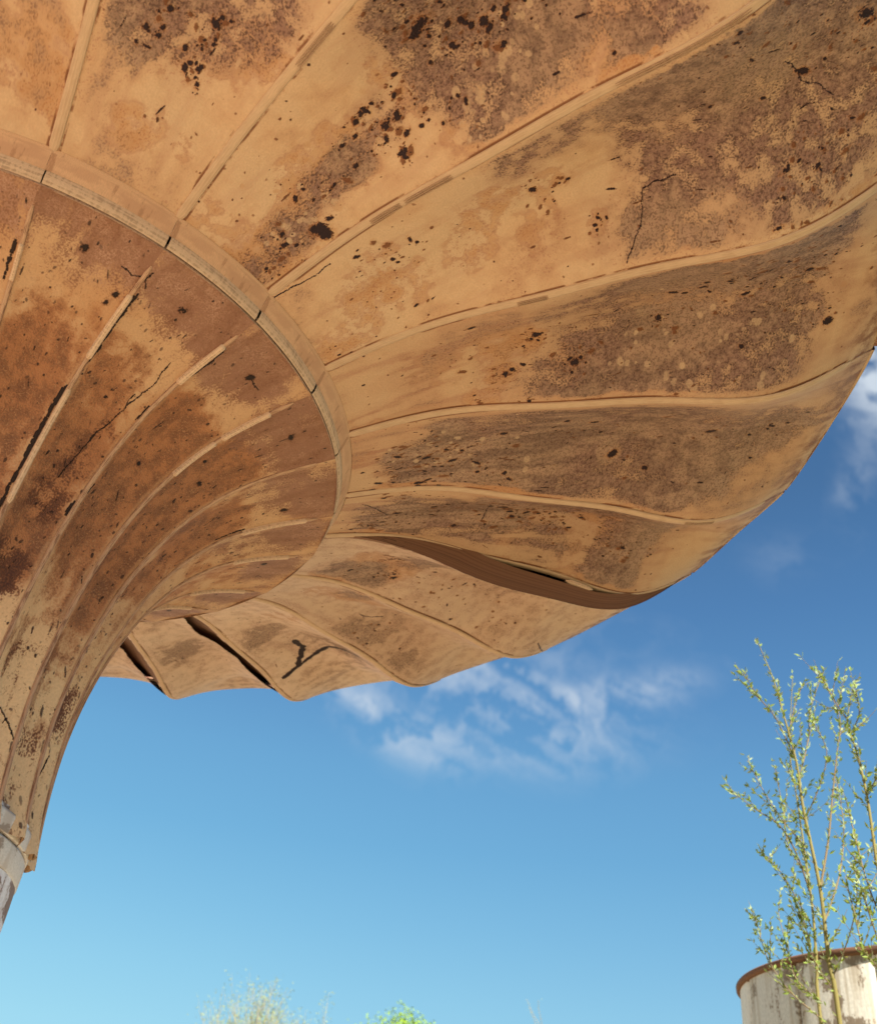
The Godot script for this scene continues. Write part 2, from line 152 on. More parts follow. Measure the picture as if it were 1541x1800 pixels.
func swell(r: float) -> float:
	return 0.076 * smoothstep(0.60, 1.12, r) * (1.0 - 0.84 * smoothstep(1.25, 1.412, r))

func sag(r: float) -> float:   # how far the far side of the open seam has dropped
	return 0.060 * pow(sin(PI * clampf((r - 0.62) / 0.77, 0.0, 1.0)), 1.2)

func brim_point(k: int, s: float, r: float) -> Vector3:
	var a0 := seam(k)
	var a1 := seam(k + 1)
	var y := brim_y(r) + swell(r) * bow(s, (a1 - a0) * r, 0.026)
	if k == 6:
		y -= sag(r) * pow(1.0 - s, 3.0)
	y += 0.0034 * lump.get_noise_3d(s * 9.0 + k * 31.0, r * 40.0, 3.0)
	return at(r, a0 + (a1 - a0) * s, y)

func bell_point(k: int, s: float, w: float, out := 0.0) -> Vector3:
	var a0 := seam(k)
	var a1 := seam(k + 1)
	var d := bell_d(w)
	var d2 := bell_d(w + 0.01)
	var r := (w + d) * 0.5
	var y := (w - d) * 0.5
	var tangent := Vector2((0.01 + d2 - d), (0.01 - d2 + d)).normalized()
	var depth := -lerpf(0.020, 0.011, smoothstep(0.9, 1.25, w)) * bow(s, (a1 - a0) * r, 0.005) * (1.0 - 0.6 * smoothstep(1.2, 1.55, w))
	depth += 0.0025 * lump.get_noise_3d(lerpf(a0, a1, s) * 46.0, w * 60.0, 9.0)
	depth += (0.010 * absf(lump.get_noise_3d(lerpf(a0, a1, s) * 110.0, w * 150.0, 1.0)) + 0.002) * (1.0 - smoothstep(BELL_LOW, BELL_LOW + 0.05, w))
	depth += out
	r += tangent.y * depth
	y -= tangent.x * depth
	return at(r, a0 + (a1 - a0) * s, y)

# ---------------------------------------------------------------- meshes

func sheet(points: PackedVector3Array, uvs: PackedVector2Array, nu: int, nv: int, flip := false, skip := PackedByteArray()) -> ArrayMesh:
	# a grid of (nu + 1) * (nv + 1) points, row by row; normals follow the faces
	var normals := PackedVector3Array(); normals.resize(points.size())
	var index := PackedInt32Array()
	for j in nv:
		for i in nu:
			if skip.size() and skip[j * nu + i]:
				continue
			var a := j * (nu + 1) + i
			var b := a + 1
			var c := a + nu + 1
			var d := c + 1
			var n := (points[d] - points[a]).cross(points[b] - points[c])
			if flip:
				n = -n
				index.append_array([a, c, b, b, c, d])
			else:
				index.append_array([a, b, c, b, d, c])
			normals[a] += n; normals[b] += n; normals[c] += n; normals[d] += n
	for i in normals.size():
		normals[i] = normals[i].normalized() if normals[i].length_squared() > 0.0 else Vector3.UP
	var arrays := []; arrays.resize(Mesh.ARRAY_MAX)
	arrays[Mesh.ARRAY_VERTEX] = points
	arrays[Mesh.ARRAY_NORMAL] = normals
	arrays[Mesh.ARRAY_TEX_UV] = uvs
	arrays[Mesh.ARRAY_INDEX] = index
	var mesh := ArrayMesh.new()
	mesh.add_surface_from_arrays(Mesh.PRIMITIVE_TRIANGLES, arrays)
	return mesh

func part(called: String, mesh: Mesh, material: Material, parent: Node3D, label := "") -> MeshInstance3D:
	var o := MeshInstance3D.new()
	o.name = called
	o.mesh = mesh
	o.material_override = material
	parent.add_child(o, true)
	if label:
		o.set_meta("label", label)
	return o

func thing(called: String, label: String, category: String, where: Vector3, group := "") -> Node3D:
	var o := Node3D.new()
	o.name = called
	o.position = where
	add_child(o, true)
	o.set_meta("label", label)
	o.set_meta("category", category)
	if group:
		o.set_meta("group", group)
	return o

func bar(path: Array, across: Array, up: Array, width: float, height: float, rounded := true) -> ArrayMesh:
	# a strip with a raised cross-section that follows path; across and up are directions at each point
	var shape := [Vector2(-0.5, -0.4), Vector2(-0.5, 0.55), Vector2(-0.36, 0.92), Vector2(0.0, 1.0 if not rounded else 1.08), Vector2(0.36, 0.92), Vector2(0.5, 0.55), Vector2(0.5, -0.4)]
	var p := PackedVector3Array()
	var t := PackedVector2Array()
	for j in path.size():
		for i in shape.size():
			var full := 1.0 if j > 0 and j < path.size() - 1 else 0.4   # worn ends
			p.append(path[j] + across[j] * shape[i].x * width * full + up[j] * shape[i].y * height * full * full)
			t.append(Vector2(i / 6.0, j / float(path.size() - 1)))
	return sheet(p, t, 6, path.size() - 1)

func tube_into(st: SurfaceTool, path: Array, r0: float, r1: float, sides := 6) -> void:
	var rings: Array[PackedVector3Array] = []
	var side := Vector3.RIGHT
	for j in path.size():
		var dir: Vector3 = (path[mini(j + 1, path.size() - 1)] - path[maxi(j - 1, 0)]).normalized()
		side = (side - dir * side.dot(dir)).normalized()
		var other := dir.cross(side)
		var r := lerpf(r0, r1, j / float(path.size() - 1))
		var ring := PackedVector3Array()
		for i in sides:
			ring.append(path[j] + (side * cos(TAU * i / sides) + other * sin(TAU * i / sides)) * r)
		rings.append(ring)
	for j in path.size() - 1:
		for i in sides:
			var k := (i + 1) % sides
			var a := rings[j][i]; var b := rings[j][k]; var c := rings[j + 1][i]; var d := rings[j + 1][k]
			for v in [a, c, b, b, c, d]:
				st.add_vertex(v)

func lathe(profile: Array, steps: int, wobble := 0.0) -> ArrayMesh:
	var p := PackedVector3Array()
	var t := PackedVector2Array()
	for j in profile.size():
		for i in steps + 1:
			var a := TAU * i / steps
			var r: float = profile[j].x + wobble * lump.get_noise_3d(cos(a) * 20.0, profile[j].y * 40.0, sin(a) * 20.0)
			p.append(Vector3(r * cos(a), profile[j].y, -r * sin(a)))
			t.append(Vector2(i / float(steps), j / float(maxi(profile.size() - 1, 1))))
	return sheet(p, t, steps, profile.size() - 1, true)

# ---------------------------------------------------------------- painting

func make_tiles() -> void:
	var spec := [[180.0, 4, FastNoiseLite.TYPE_SIMPLEX_SMOOTH], [42.0, 5, FastNoiseLite.TYPE_SIMPLEX_SMOOTH], [4.5, 3, FastNoiseLite.TYPE_SIMPLEX_SMOOTH], [8.0, 2, FastNoiseLite.TYPE_CELLULAR]]
	for i in 4:
		var n := FastNoiseLite.new()
		n.seed = 11 + i
		n.noise_type = spec[i][2]
		n.frequency = 1.0 / spec[i][0]
		n.fractal_type = FastNoiseLite.FRACTAL_FBM
		n.fractal_octaves = spec[i][1]
		n.fractal_gain = 0.55
		if i == 3:
			n.cellular_return_type = FastNoiseLite.RETURN_DISTANCE
		var im := n.get_image(1024, 1024, false, false, true)
		im.convert(Image.FORMAT_L8)
		var bytes := im.get_data()
		# stretch to an even spread of values so that thresholds mean shares of the surface
		var count := PackedInt32Array(); count.resize(256); count.fill(0)
		for k in range(0, bytes.size(), 7):
			count[bytes[k]] += 1
		var map := PackedByteArray(); map.resize(256)
		var sum := 0.0
		for k in 256:
			sum += count[k]
			map[k] = int(clampf(sum / (bytes.size() / 7.0), 0.0, 1.0) * 255.0)
		for k in bytes.size():
			bytes[k] = map[bytes[k]]
		tiles.append(bytes)

func paint_color(r: float, g: float, b: float) -> Vector3:   # as seen in open shade -> the paint itself, still in sRGB bytes
	var c := Color(r / 255.0, g / 255.0, b / 255.0).srgb_to_linear()
	c = Color(minf(c.r / LIT.x, 0.85), minf(c.g / LIT.y, 0.85), minf(c.b / LIT.z, 0.85)).linear_to_srgb()
	return Vector3(c.r, c.g, c.b) * 255.0

func field(spots: Array, k: int, span: float, length: float, to_r: Callable) -> PackedByteArray:
	# soft patches, summed on a coarse grid: each is [panel, s, v, radius, strength]
	var f := PackedByteArray(); f.resize(64 * 128); f.fill(0)
	for e in spots:
		if int(e[0]) != k:
			continue
		for j in 128:
			var v := (j + 0.5) / 128.0
			var dy: float = (v - e[2]) * length
			if absf(dy) > e[3] * 2.2:
				continue
			var width: float = span * to_r.call(v)
			for i in 64:
				var dx: float = ((i + 0.5) / 64.0 - e[1]) * width
				var d: float = (dx * dx + dy * dy) / (e[3] * e[3])
				if d < 4.0:
					var q: float = e[4] * exp(-0.8 * d * d)
					var at_ := j * 64 + i
					f[at_] = int(255.0 * (1.0 - (1.0 - f[at_] / 255.0) * (1.0 - q)))
	return f

func upsample(f: PackedByteArray, w: int, h: int) -> PackedByteArray:
	var im := Image.create_from_data(64, 128, false, Image.FORMAT_L8, f)
	im.resize(w, h, Image.INTERPOLATE_CUBIC)
	return im.get_data()

func fold(i: int) -> int:
	i = i & 2047
	return i if i < 1024 else 2047 - i

func stamp(mask: PackedByteArray, halo: PackedByteArray, w: int, h: int, s: float, v: float, rad: float, width: float, length: float, stretch: float, tilt: float, ragged: float, salt: int, strength := 255) -> void:
	var reach := rad * maxf(stretch, 1.0) * 2.0
	var i0 := maxi(0, int((s - reach / width) * w)); var i1 := mini(w - 1, int((s + reach / width) * w) + 1)
	var j0 := maxi(0, int((v - reach / length) * h)); var j1 := mini(h - 1, int((v + reach / length) * h) + 1)
	var ca := cos(tilt); var sa := sin(tilt)
	for j in range(j0, j1 + 1):
		for i in range(i0, i1 + 1):
			var dx := ((i + 0.5) / w - s) * width
			var dy := ((j + 0.5) / h - v) * length
			var x := dx * ca + dy * sa
			var y := (dy * ca - dx * sa) / stretch
			var tx := fold(int(dx / TEXEL * 0.9) + salt * 97 + 4096)
			var ty := fold(int(dy / TEXEL * 0.9) + salt * 53 + 4096)
			var n := tiles[1][ty * 1024 + tx] / 255.0 * 0.6 + tiles[2][ty * 1024 + tx] / 255.0 * 0.4
			var d := sqrt(x * x + y * y) / rad
			var e := 1.0 + ragged * (n - 0.5) * 2.0
			var o := j * w + i
			if d < e:
				mask[o] = maxi(mask[o], int(strength * clampf((1.0 - d / e) * 3.5 + 0.15, 0.0, 1.0)))
			if halo.size() and d < e * 1.75:
				halo[o] = maxi(halo[o], int(255.0 * clampf(1.75 - d / e, 0.0, 1.0)))

func crack(mask: PackedByteArray, w: int, h: int, points: Array, width_at: Callable, length: float, thick: float, rng: RandomNumberGenerator) -> void:
	for n in points.size() - 1:
		var a := Vector2(points[n][0], points[n][1])
		var b := Vector2(points[n + 1][0], points[n + 1][1])
		var wide: float = width_at.call((a.y + b.y) * 0.5)
		var d := Vector2((b.x - a.x) * wide, (b.y - a.y) * length)
		var steps := int(d.length() / 0.0016) + 1
		var drift := 0.0
		for q in steps:
			var f := q / float(steps)
			drift = (drift + rng.randf_range(-1.0, 1.0) * 0.0014) * 0.94
			var side := Vector2(-d.y, d.x).normalized() * drift * sin(PI * minf(1.0, f * 1.02))
			var p := a.lerp(b, f) + Vector2(side.x / wide, side.y / length)
			var t := thick * rng.randf_range(0.4, 1.25) * (0.6 + 0.7 * tiles[1][fold(q * 3 + n * 211) + 40960] / 255.0)
			var ri := maxi(0, int(t / wide * w)); var rj := maxi(0, int(t / length * h))
			var ci := int(p.x * w); var cj := int(p.y * h)
			for j in range(maxi(0, cj - rj), mini(h - 1, cj + rj) + 1):
				for i in range(maxi(0, ci - ri), mini(w - 1, ci + ri) + 1):
					mask[j * w + i] = 255

func paint_brim(k: int) -> void:
	var w := 448 if k >= 1 and k <= 5 else 256   # the panels close to the eye are painted finer
	var h := 896 if k >= 1 and k <= 5 else (768 if k == 0 else 448)
	var span := (seam(k + 1) - seam(k)) * UNIT
	var length := (RIM - RING) * UNIT
	var to_r := func(v: float) -> float: return RING + v * (RIM - RING)
	var grime := upsample(field(GRIME, k, span, length, to_r), w, h)
	var rust := upsample(field(RUST, k, span, length, to_r), w, h)
	var clean := upsample(field(CLEAN, k, span, length, to_r), w, h)
	var rng := RandomNumberGenerator.new()
	rng.seed = 900 + k
	var dark := PackedByteArray(); dark.resize(w * h); dark.fill(0)
	var halo := PackedByteArray(); halo.resize(w * h); halo.fill(0)
	var pale := PackedByteArray(); pale.resize(w * h); pale.fill(0)
	var none := PackedByteArray()
	var streaky: float = [0.15, 0.25, 0.25, 0.3, 0.6, 0.9, 0.95, 0.35, 0.3, 0.3, 0.3, 0.3][k + 1]
	for e in FLAKES:
		if int(e[0]) != k:
			continue
		var wide: float = span * to_r.call(e[2])
		for n in int(e[4] * 1.7):
			var rad := 0.0013 + 0.0060 * pow(rng.randf(), 3.4)
			var s: float = e[1] + rng.randfn() * 0.62 * e[3] / wide
			var v: float = e[2] + rng.randfn() * 0.62 * e[3] / length * (1.0 + 0.6 * streaky)
			if s > 0.03 and s < 0.97:
				stamp(dark, halo, w, h, s, v, rad, wide, length, rng.randf_range(1.0, 1.5 + 2.2 * streaky), rng.randfn() * (0.9 - 0.7 * streaky), 0.75, rng.randi() % 999, 255 if rng.randf() < 0.5 else 180)
	for e in BLOBS:
		if int(e[0]) == k:
			stamp(dark, halo, w, h, e[1], e[2], e[3] * 0.68, span * to_r.call(e[2]), length, rng.randf_range(1.0, 1.6), rng.randf_range(-0.8, 0.8), 0.7, rng.randi() % 999)
	for e in PALES:
		if int(e[0]) != k:
			continue
		var wide: float = span * to_r.call(e[2])
		for n in int(e[4]):
			stamp(pale, none, w, h, e[1] + rng.randfn() * 0.7 * e[3] / wide, e[2] + rng.randfn() * 0.7 * e[3] / length, rng.randf_range(0.004, 0.013), wide, length, rng.randf_range(1.0, 1.4), rng.randf() * 3.0, 0.3, rng.randi() % 999, int(rng.randf_range(120, 235)))
	for n in int(12 + 80 * streaky):   # short splits that run along the panel
		var v := rng.randf_range(0.08, 0.95)
		var s := rng.randf_range(0.05, 0.95)
		var o := clampi(int(v * h), 0, h - 1) * w + clampi(int(s * w), 0, w - 1)
		if rng.randf() * 255.0 < 30.0 + grime[o] * 0.7 + rust[o]:
			stamp(dark, none, w, h, s, v, rng.randf_range(0.0010, 0.0022), span * to_r.call(v), length, rng.randf_range(2.0, 9.0), rng.randfn() * 0.22, 1.1, rng.randi() % 999, 255 if rng.randf() < 0.5 else 190)
	for n in 120:   # scattered specks and faint rings of damp
		var v := rng.randf_range(0.05, 0.97)
		var wide: float = span * to_r.call(v)
		if n < 70:
			stamp(dark, none, w, h, rng.randf_range(0.04, 0.96), v, rng.randf_range(0.0012, 0.0034), wide, length, rng.randf_range(1.0, 1.8), rng.randf() * 3.0, 0.5, rng.randi() % 999, int(rng.randf_range(90, 230)))
		else:
			stamp(pale, none, w, h, rng.randf_range(0.06, 0.94), v, rng.randf_range(0.004, 0.011), wide, length, rng.randf_range(1.0, 2.0), rng.randf() * 3.0, 0.4, rng.randi() % 999, 60)
	for e in CRACKS:
		if int(e[0]) == k:
			crack(dark, w, h, e.slice(1), func(v: float) -> float: return span * to_r.call(v), length, 0.009 if k == 8 else 0.0015, rng)
	var light_tan := paint_color(199, 150, 95)
	var orange_tan := paint_color(184, 131, 78)
	if k >= 6:
		light_tan = paint_color(194, 148, 100)
		orange_tan = paint_color(180, 134, 88)
	if k >= 8:
		light_tan = paint_color(206, 160, 110)
		orange_tan = paint_color(192, 146, 97)
	elif k >= 3 and k < 6:
		light_tan = paint_color(190, 140, 87)
		orange_tan = paint_color(170, 116, 69)
	var mauve := paint_color(124, 84, 58)
	var deep := paint_color(70, 42, 27)
	var sandy := paint_color(156, 115, 75)
	var rusty := paint_color(170, 104, 50)
	var damp := paint_color(150, 92, 58)
	var maroon := paint_color(40, 19, 17)
	var rust_brown := paint_color(104, 54, 24)
	var stained := paint_color(148, 98, 60)
	var bare := paint_color(194, 148, 94)
	var color := PackedByteArray(); color.resize(w * h * 3)
	var relief := PackedByteArray(); relief.resize(w * h)
	var t0 := tiles[0]; var t1 := tiles[1]; var t2 := tiles[2]; var t3 := tiles[3]
	var shift_x := 3000 + k * 409
	var shift_y := 3000 + k * 631
	for j in h:
		var v := (j + 0.5) / h
		var wide: float = span * to_r.call(v)
		var across := wide / TEXEL / w
		var yy := int((RING + v * (RIM - RING)) * UNIT / TEXEL)
		var row := fold(yy + shift_y) * 1024
		var row_low := fold(int(yy * 0.5) + shift_y) * 1024
		var row_streak := fold(int(yy * 0.16) + shift_y + 500) * 1024
		var streak_here := streaky * (1.0 - 0.55 * smoothstep(0.35, 0.8, v))
		for i in w:
			var xx := (i - w * 0.5) * across
			var ix := int(xx) + shift_x
			var cx := fold(ix)
			var a := t0[row_low + fold(int(xx * 0.5) + shift_x)] * 0.0039216
			var b := t1[row + cx] * 0.0039216
			var c := t2[row + cx] * 0.0039216
			var d := t3[row + cx] * 0.0039216
			var e := t1[row_streak + fold(ix + 333)] * 0.0039216
			b = lerpf(b, e, streak_here)
			var o := j * w + i
			var g := minf(1.0, grime[o] * 0.0039216 + 0.26 * clampf((a - 0.55) / 0.3, 0.0, 1.0))
			var ru := rust[o] * 0.0039216
			var cl := clean[o] * 0.0039216
			var edge := minf(i + 0.5, w - i - 0.5) / w * wide
			var near_seam := clampf((edge - 0.018 - 0.03 * (b - 0.35)) / 0.02, 0.0, 1.0)
			var amp := 0.25 + 0.75 * minf(g * 1.6, 1.0)
			var gm := clampf((g * 0.98 * near_seam - cl * 0.55 + ((b - 0.5) * 0.86 + (c - 0.5) * 0.50 + (a - 0.5) * 0.60) * amp * near_seam - 0.38) / 0.42, 0.0, 1.0)
			# bare paint, a little uneven
			var warm := clampf(a * 0.8 + b * 0.35 - 0.3, 0.0, 1.0)
			var col := light_tan.lerp(orange_tan, warm)
			col *= 1.0 + (c - 0.5) * 0.045 + (a - 0.5) * 0.06
			var faint := clampf((b * 0.55 + c * 0.45 - 0.70) / 0.12, 0.0, 1.0)
			col = col.lerp(damp, faint * 0.20 * (0.3 + a))
			var worn := clampf((v - 0.945 + 0.03 * (b - 0.5)) / 0.04, 0.0, 1.0)
			if worn > 0.0:
				col = col.lerp(rust_brown, worn * clampf(b * 1.3 + c * 0.5 - 0.5, 0.0, 1.0) * 0.7)
			col = col.lerp(stained, clampf(g * 1.25, 0.0, 1.0) * (0.25 + 0.5 * b) * near_seam)
			# damp stains with a darker rim
			var rm := clampf((ru * 0.95 + (b - 0.5) * 0.8 * (0.25 + ru) + (a - 0.5) * 0.3 - 0.24) / 0.34, 0.0, 1.0)
			if rm > 0.0:
				col = col.lerp(rusty, rm * (0.20 + 0.50 * ru) * (0.55 + 0.9 * c * b))
				var ring := 1.0 - absf(rm - 0.35) / 0.22
				if ring > 0.0:
					col = col.lerp(damp, ring * 0.30)
			if ru + g > 0.22:   # thin outlines of flaking paint
				var vein := 1.0 - absf(b - 0.56 + 0.05 * c) / 0.028
				if vein > 0.0 and c > 0.25:
					col = col.lerp(rust_brown, vein * minf(1.0, ru + g) * 0.55)
			if streak_here > 0.2:
				var st := clampf((e * 0.75 + c * 0.25 - 0.68) / 0.14, 0.0, 1.0) * streak_here * near_seam
				col = col.lerp(damp, st * 0.5)
			if k >= 6:
				var mote := clampf((c * 0.6 + b * 0.4 - 0.62) / 0.16, 0.0, 1.0)
				col = col.lerp(mauve, mote * 0.34)
			if gm > 0.0:
				var patch := clampf((a * 0.55 + b * 0.40 + c * 0.10 + cl * 0.6 - 0.52) / 0.24, 0.0, 1.0)
				var dirt := mauve.lerp(sandy, patch * 0.85)
				var speck := clampf((c * 0.62 + d * 0.38 - 0.52) / 0.22, 0.0, 1.0)
				dirt = dirt.lerp(deep, speck * (0.70 - 0.25 * patch))
				var chip := clampf((c * 0.5 + (1.0 - d) * 0.5 - 0.72) / 0.14, 0.0, 1.0)
				dirt = dirt.lerp(sandy, chip * 0.7)
				dirt *= 0.84 + 0.26 * b
				col = col.lerp(dirt, gm * 0.88)
			elif g > 0.2 or ru > 0.4:
				var fleck := clampf((c * 0.7 + d * 0.3 - 0.74) / 0.1, 0.0, 1.0)
				col = col.lerp(damp, fleck * 0.45)
			if edge < 0.0215:
				var line := clampf((e * 0.5 + b * 0.5 - 0.40) / 0.2, 0.0, 1.0) * (1.0 - smoothstep(0.018, 0.0215, edge))
				col = col.lerp(rust_brown, line * 0.75)
			var hl := halo[o] * 0.0039216
			if hl > 0.0:
				col = col.lerp(rusty, minf(1.0, hl * 1.1) * (0.35 + 0.4 * c) * (0.3 + 0.7 * b))
			var pl := pale[o] * 0.0039216
			if pl > 0.0:
				col = col.lerp(bare if gm > 0.2 else orange_tan, pl * 0.85)
			var dk := dark[o] * 0.0039216
			if dk > 0.0:
				col = col.lerp(rust_brown.lerp(maroon, clampf((dk - 0.72) / 0.2, 0.0, 1.0)), minf(1.0, dk * 1.15))
			o *= 3
			color[o] = clampi(int(col.x), 0, 255); color[o + 1] = clampi(int(col.y), 0, 255); color[o + 2] = clampi(int(col.z), 0, 255)
			relief[o / 3] = clampi(int(150.0 + (c - 0.5) * (12.0 + 26.0 * gm) + (b - 0.5) * 16.0 + gm * (d - 0.5) * 16.0 + pl * 8.0 - dk * 92.0 - hl * 6.0), 0, 255)
	lock.lock()
	painted[["brim", k]] = [Image.create_from_data(w, h, false, Image.FORMAT_RGB8, color), Image.create_from_data(w, h, false, Image.FORMAT_L8, relief)]
	lock.unlock()

func bell_v(w: float) -> float:
	return (w - 0.55) / (BELL_TOP - 0.55)

func paint_bell(k: int) -> void:
	var w := 192 if k >= 0 and k <= 4 else 128
	var h := 768 if k >= 0 and k <= 4 else 512
	var span := (seam(k + 1) - seam(k)) * UNIT
	var length := (BELL_TOP - 0.55) * UNIT * 0.74
	var to_r := func(v: float) -> float:
		var q := 0.55 + v * (BELL_TOP - 0.55)
		return (q + bell_d(q)) * 0.5
	var grime := upsample(field(BELL_GRIME, k, span, length, to_r), w, h)
	var brown := upsample(field(BELL_BROWN, k, span, length, to_r), w, h)
	var black := upsample(field(BELL_DARK, k, span, length, to_r), w, h)
	var rng := RandomNumberGenerator.new()
	rng.seed = 700 + k
	var dark := PackedByteArray(); dark.resize(w * h); dark.fill(0)
	var halo := PackedByteArray(); halo.resize(w * h); halo.fill(0)
	var none := PackedByteArray()
	for e in BELL_BLOBS:
		if int(e[0]) == k:
			stamp(dark, halo, w, h, e[1], e[2], e[3] * 0.8, span * to_r.call(e[2]), length, rng.randf_range(1.0, 1.5), rng.randf() * 3.0, 0.8, rng.randi() % 999)
	for n in 36:   # short splits along the flutes
		var v := rng.randf_range(0.1, 0.97)
		stamp(dark, none, w, h, rng.randf(), v, rng.randf_range(0.0009, 0.0019), span * to_r.call(v), length, rng.randf_range(2.0, 10.0), rng.randfn() * 0.2, 1.1, rng.randi() % 999, int(rng.randf_range(90, 230)))
	for n in 160:
		var v := rng.randf_range(0.08, 0.99)
		stamp(dark, none, w, h, rng.randf(), v, rng.randf_range(0.0010, 0.0034), span * to_r.call(v), length, rng.randf_range(1.0, 2.5), rng.randfn() * 0.5, 0.6, rng.randi() % 999, int(rng.randf_range(60, 210)))
	for e in BELL_CRACKS:
		if int(e[0]) == k:
			crack(dark, w, h, e.slice(1), func(v: float) -> float: return span * to_r.call(v), length, 0.0015, rng)
	for e in BELL_GAPS:
		if int(e[0]) == k:
			crack(dark, w, h, e.slice(2), func(v: float) -> float: return span * to_r.call(v), length, e[1], rng)
	var tan_ := paint_color(186, 134, 80)
	var orange := paint_color(174, 115, 62)
	var ochre := paint_color(152, 88, 44)
	var umber := paint_color(102, 56, 29)
	var deep := paint_color(66, 36, 24)
	var mauve := paint_color(128, 80, 50)
	var dust := paint_color(172, 122, 82)
	var beige := paint_color(240, 178, 110)
	var color := PackedByteArray(); color.resize(w * h * 3)
	var relief := PackedByteArray(); relief.resize(w * h)
	var t0 := tiles[0]; var t1 := tiles[1]; var t2 := tiles[2]; var t3 := tiles[3]
	var shift_x := 5000 + k * 377
	var shift_y := 5000 + k * 593
	for j in h:
		var v := (j + 0.5) / h
		var wide: float = span * to_r.call(v)
		var across := wide / TEXEL / w
		var yy := int(v * length / TEXEL)
		var row := fold(yy + shift_y) * 1024
		var row_low := fold(int(yy * 0.5) + shift_y) * 1024
		var row_streak := fold(int(yy * 0.22) + shift_y + 500) * 1024
		var low := 1.0 - smoothstep(0.22, 0.5, v)
		var high := smoothstep(0.82, 0.93, v)
		var veil := 0.46 * (0.15 * smoothstep(0.02, 0.2, v) + 0.85 * smoothstep(0.20, 0.48, v)) * (1.0 - 0.6 * smoothstep(0.78, 0.92, v)) * (0.55 if k <= 0 else (0.75 if k == 1 else 1.0))
		for i in w:
			var xx := (i - w * 0.5) * across
			var ix := int(xx) + shift_x
			var cx := fold(ix)
			var a := t0[row_low + fold(int(xx * 0.5) + shift_x)] * 0.0039216
			var b := t1[row + cx] * 0.0039216
			var c := t2[row + cx] * 0.0039216
			var d := t3[row + cx] * 0.0039216
			var e := t1[row_streak + fold(ix + 333)] * 0.0039216
			b = lerpf(b, e, 0.45)
			var o := j * w + i
			var g := grime[o] * 0.0039216
			var br := brown[o] * 0.0039216
			var bl := black[o] * 0.0039216
			var edge := minf(i + 0.5, w - i - 0.5) / w * wide
			var ridge := clampf((edge - 0.007 - 0.008 * b) / 0.008, 0.0, 1.0)
			var col := tan_.lerp(orange, clampf(a * 0.9 + b * 0.5 - 0.45, 0.0, 1.0) * (1.0 - 0.7 * low)).lerp(beige, 0.75 * low)
			col *= 1.0 + (c - 0.5) * 0.05
			var bm := clampf((br * 1.0 + veil + (b - 0.5) * 0.7 + (a - 0.5) * 0.35 + (c - 0.5) * 0.22 - 0.34) / 0.44, 0.0, 1.0) * (0.45 + 0.55 * ridge)
			if bm > 0.0:
				var stain := ochre.lerp(umber, clampf((b * 0.55 + c * 0.25 + br * 0.3 - 0.5) / 0.3, 0.0, 1.0))
				var fleck := clampf((c * 0.62 + b * 0.2 + (1.0 - d) * 0.18 - 0.66) / 0.2, 0.0, 1.0)
				stain = stain.lerp(orange, fleck * 0.7)
				col = col.lerp(stain, bm * 0.82)
			var gm := clampf((g * 0.9 + high * 0.42 + (b - 0.5) * 0.75 + (c - 0.5) * 0.5 - 0.42) / 0.45, 0.0, 1.0)
			if gm > 0.0:
				var dirt := mauve.lerp(dust, clampf((a * 0.2 + b * 0.35 + c * 0.45 - 0.42) / 0.3, 0.0, 1.0))
				dirt = dirt.lerp(umber, clampf((c * 0.55 + e * 0.35 + d * 0.1 - 0.50) / 0.26, 0.0, 1.0) * 0.7)
				col = col.lerp(dirt, gm * 0.85)
			var km := clampf((bl * 0.8 + (b - 0.5) * 0.75 + (c - 0.5) * 0.5 - 0.52) / 0.24, 0.0, 1.0) * (0.4 + 0.6 * ridge)
			if km > 0.0:
				col = col.lerp(deep.lerp(umber, c), km * 0.86)
			if low > 0.0:
				var vein := clampf((e * 0.8 + c * 0.2 - 0.70) / 0.1, 0.0, 1.0) * low
				col = col.lerp(umber, vein * 0.42)
			var vein2 := 1.0 - absf(b - 0.5 + 0.06 * c) / 0.03
			if vein2 > 0.0 and c > 0.3:
				col = col.lerp(umber, vein2 * 0.42)
			var hl := halo[o] * 0.0039216
			if hl > 0.0:
				col = col.lerp(umber, hl * 0.6)
			var dk := dark[o] * 0.0039216
			if dk > 0.0:
				col = col.lerp(deep * 0.55, dk * 0.97)
			o *= 3
			color[o] = clampi(int(col.x), 0, 255); color[o + 1] = clampi(int(col.y), 0, 255); color[o + 2] = clampi(int(col.z), 0, 255)
			relief[o / 3] = clampi(int(150.0 + (c - 0.5) * (16.0 + 22.0 * bm) + (b - 0.5) * 24.0 + km * 14.0 - dk * 100.0), 0, 255)
	lock.lock()
	painted[["bell", k]] = [Image.create_from_data(w, h, false, Image.FORMAT_RGB8, color), Image.create_from_data(w, h, false, Image.FORMAT_L8, relief)]
	lock.unlock()

func wood_picture(base: Vector3, dark: Vector3, salt: int, w := 64, h := 1024, lines := 3) -> Image:
	# long grain along v, weathered
	var color := PackedByteArray(); color.resize(w * h * 3)
	for j in h:
		for i in w:
			var grain := tiles[1][fold(j / 14 + salt * 71) * 1024 + fold(i * 5 + salt * 13)] / 255.0
			var fine := tiles[2][fold(j / 5 + salt * 31) * 1024 + fold(i * 2 + salt * 7)] / 255.0
			var blot := tiles[1][fold(j + salt * 19) * 1024 + fold(i + salt * 5)] / 255.0
			var f := clampf((grain * 0.5 + fine * 0.3 + blot * 0.4 - 0.62) / 0.3, 0.0, 1.0)
			var col := base.lerp(dark, f * 0.75) * (0.96 + 0.08 * fine)
			var o := (j * w + i) * 3
			color[o] = clampi(int(col.x), 0, 255); color[o + 1] = clampi(int(col.y), 0, 255); color[o + 2] = clampi(int(col.z), 0, 255)
	return Image.create_from_data(w, h, false, Image.FORMAT_RGB8, color)

